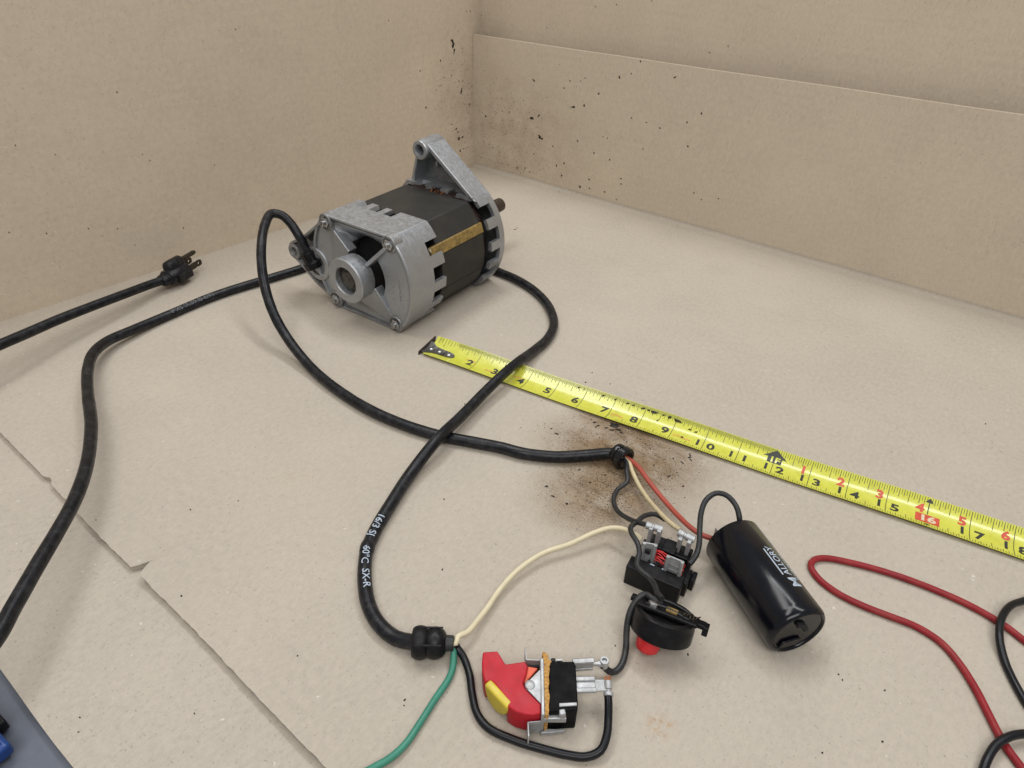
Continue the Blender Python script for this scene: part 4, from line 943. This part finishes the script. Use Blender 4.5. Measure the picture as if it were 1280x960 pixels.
for x, y, r, el, an in ((230, 148, 9, 2.0, 1.5), (234, 172, 5, 2.6, 1.4), (225, 135, 5, 1.2, 0), (188, 203, 4, 1.5, 1.4), (258, 303, 5, 3, 1.4), (140, 358, 4, 1.4, 1), (262, 270, 3, 1, 0), (250, 462, 8, 1.2, 0), (262, 457, 5, 1.6, .4), (240, 430, 5, 1, 0), (247, 440, 4, 1, 0), (226, 415, 4, 1, 0), (254, 503, 4, 1.5, .4), (190, 285, 3, 1, 0), (120, 237, 4, 1, 0), (287, 38, 4, 1, 0), (275, 38, 3, 1, 0), (15, 68, 3, 1, 0), (225, 252, 3, 1, 0), (250, 270, 3, 1.5, 1.5), (285, 348, 5, 1, 0), (200, 258, 3, 1, 0), (175, 300, 2.5, 1, 0)):
    crumb(mb, leftwall(*Zf(x, y)), WN, r * .00037, el, math.pi - an, .0004)
for x, y, el in ((785, 98, 1.6), (390, 307, 1.8), (52, 485, 1.4), (715, 550, 1.2), (30, 775, 1.6), (155, 778, 1.8), (295, 762, 2.2), (392, 762, 1.6), (612, 760, 2.0), (450, 817, 1.2), (475, 515, 1), (500, 535, 1), (185, 515, 1)):
    crumb(mb, leftwall(x / 2.667, y / 2.667), WN, .00065, el, 1.4, .0004)
for k in range(110):
    s_ = abs(rnd.gauss(.0, .035)) + .004; z = max(.03, rnd.gauss(.10, .055)); q = lw(s_, z)
    crumb(mb, q, WN, rnd.uniform(.00018, .0005), rnd.uniform(1, 2.4), rnd.uniform(.8, 2.2), .0004)
ob = mb.build('left_wall_dirt', M['dirt'], None); tag(ob, 'black grease crumbs stuck to the cardboard left of the corner', 'dirt', kind='stuff')
mb = MB(); up = Vector((0, 0, 1))
Zs = lambda x, y: (680 + x / 6.4, 500 + y / 6.4)
for x, y, r, el, an in ((565, 205, 16, 1.9, -.3), (545, 190, 10, 1.4, -.4), (600, 240, 9, 2.2, -.5), (620, 262, 5, 2, -.5), (540, 240, 6, 2.6, .1), (500, 222, 4, 3, .0), (405, 180, 7, 1.4, .6), (430, 205, 5, 2.2, .4), (412, 215, 4, 1.5, 1.2), (1168, 440, 4, 2.8, 1.6), (1177, 482, 4, 3.2, 1.75), (1165, 460, 7, 1.2, 0), (1105, 500, 3, 4, 2.1), (100, 270, 4, 3, -.4), (60, 230, 4, 1.5, 0), (20, 690, 7, 1.5, 0), (70, 770, 4, 2.5, -.3), (180, 830, 6, 1.3, 0), (640, 320, 4, 1, 0), (660, 335, 3, 2, .5), (880, 520, 4, 1.5, .6), (1000, 610, 4, 3.5, .6), (1110, 690, 5, 1.5, 0), (1035, 465, 4, 1, 0), (490, 600, 4, 1.5, 0), (370, 660, 3, 3, 0), (280, 560, 3, 2, 0)):
    crumb(mb, at(*Zs(x, y), .0002), up, r * .00016, el, .91 - an, .0005)
for px, py, r in ((643.5, 287, 9), (646, 285, 5), (699, 240, 4), (670, 278, 3), (740, 466, 4), (732, 478, 5), (763, 480, 3), (860, 818, 5), (769, 807, 4), (227, 745, 6), (238, 637, 4), (298, 626, 4), (1048, 843, 4), (1106, 863, 4), (1053, 850, 3), (1103, 927, 5), (1028, 941, 4), (555, 624, 5), (553, 712, 5), (100, 897, 4), (581, 505, 4), (506, 875, 5), (372, 820, 4), (1232, 530, 5), (1115, 565, 3), (1240, 560, 2), (243, 892, 4), (98, 915, 3), (120, 650, 3), (505, 882, 3)):
    crumb(mb, at(px, py, .0002 if py < 900 or px > 500 else -.0042 if px < 330 else .0002), up, r * .00011, rnd.uniform(1, 1.8), rnd.uniform(0, 3), .0006)
for k in range(60):
    crumb(mb, Vector((rnd.uniform(.02, .36), -abs(rnd.gauss(0, .05)) - .005, .0001)), up, rnd.uniform(.0001, .00035), rnd.uniform(1, 2), rnd.uniform(0, 3), .0003)
for k in range(420):
    a = rnd.gauss(0, 1); b = rnd.gauss(0, 1); p = Vector((.500 + .034 * a + .012 * b, -.432 + .030 * b - .012 * a, .0001))
    crumb(mb, p, up, rnd.uniform(.0001, .00030), rnd.uniform(1, 2.4), rnd.uniform(0, 3), .0003)
ob = mb.build('floor_dirt', M['dirt'], None); tag(ob, 'black grease crumbs scattered on the cardboard around the brown stain', 'dirt', kind='stuff')
mb = MB()
for px, py, r, el, an in ((788, 503, 6, 1.6, 0), (806, 510, 6, 3.0, .1), (818, 519, 7, 3.4, -.4), (839, 521, 7, 1.8, .8), (846, 529, 8, 2.6, -.7), (726, 484, 6, 1.3, 0), (757, 494, 5, 2.5, .2), (853, 545, 5, 1.5, 0), (862, 538, 3, 3, -.5), (747, 468, 3, 1.5, 1), (795, 505, 4, 2.4, .1), (812, 514, 4, 2, -.2), (831, 520, 4, 2, .2), (870, 541, 4, 2, .1), (822, 526, 3, 2, .6), (772, 499, 4, 2, .2)):
    p = at(px, py, .0030); s = (p - Vector((TX, TY, 0))).dot(tu) / IN; v = max(-.40, min(.40, ((p - Vector((TX, TY, 0))).dot(tn) + .0024 * math.sin(s / 18 * math.pi)) / (TW * .985)))
    crumb(mb, T(s, v, .0002), up, r * .00020, el, .91 - an, .0004)
ob = mb.build('scuff_marks', M['dirt'], tape); ob['kind'] = 'stuff'
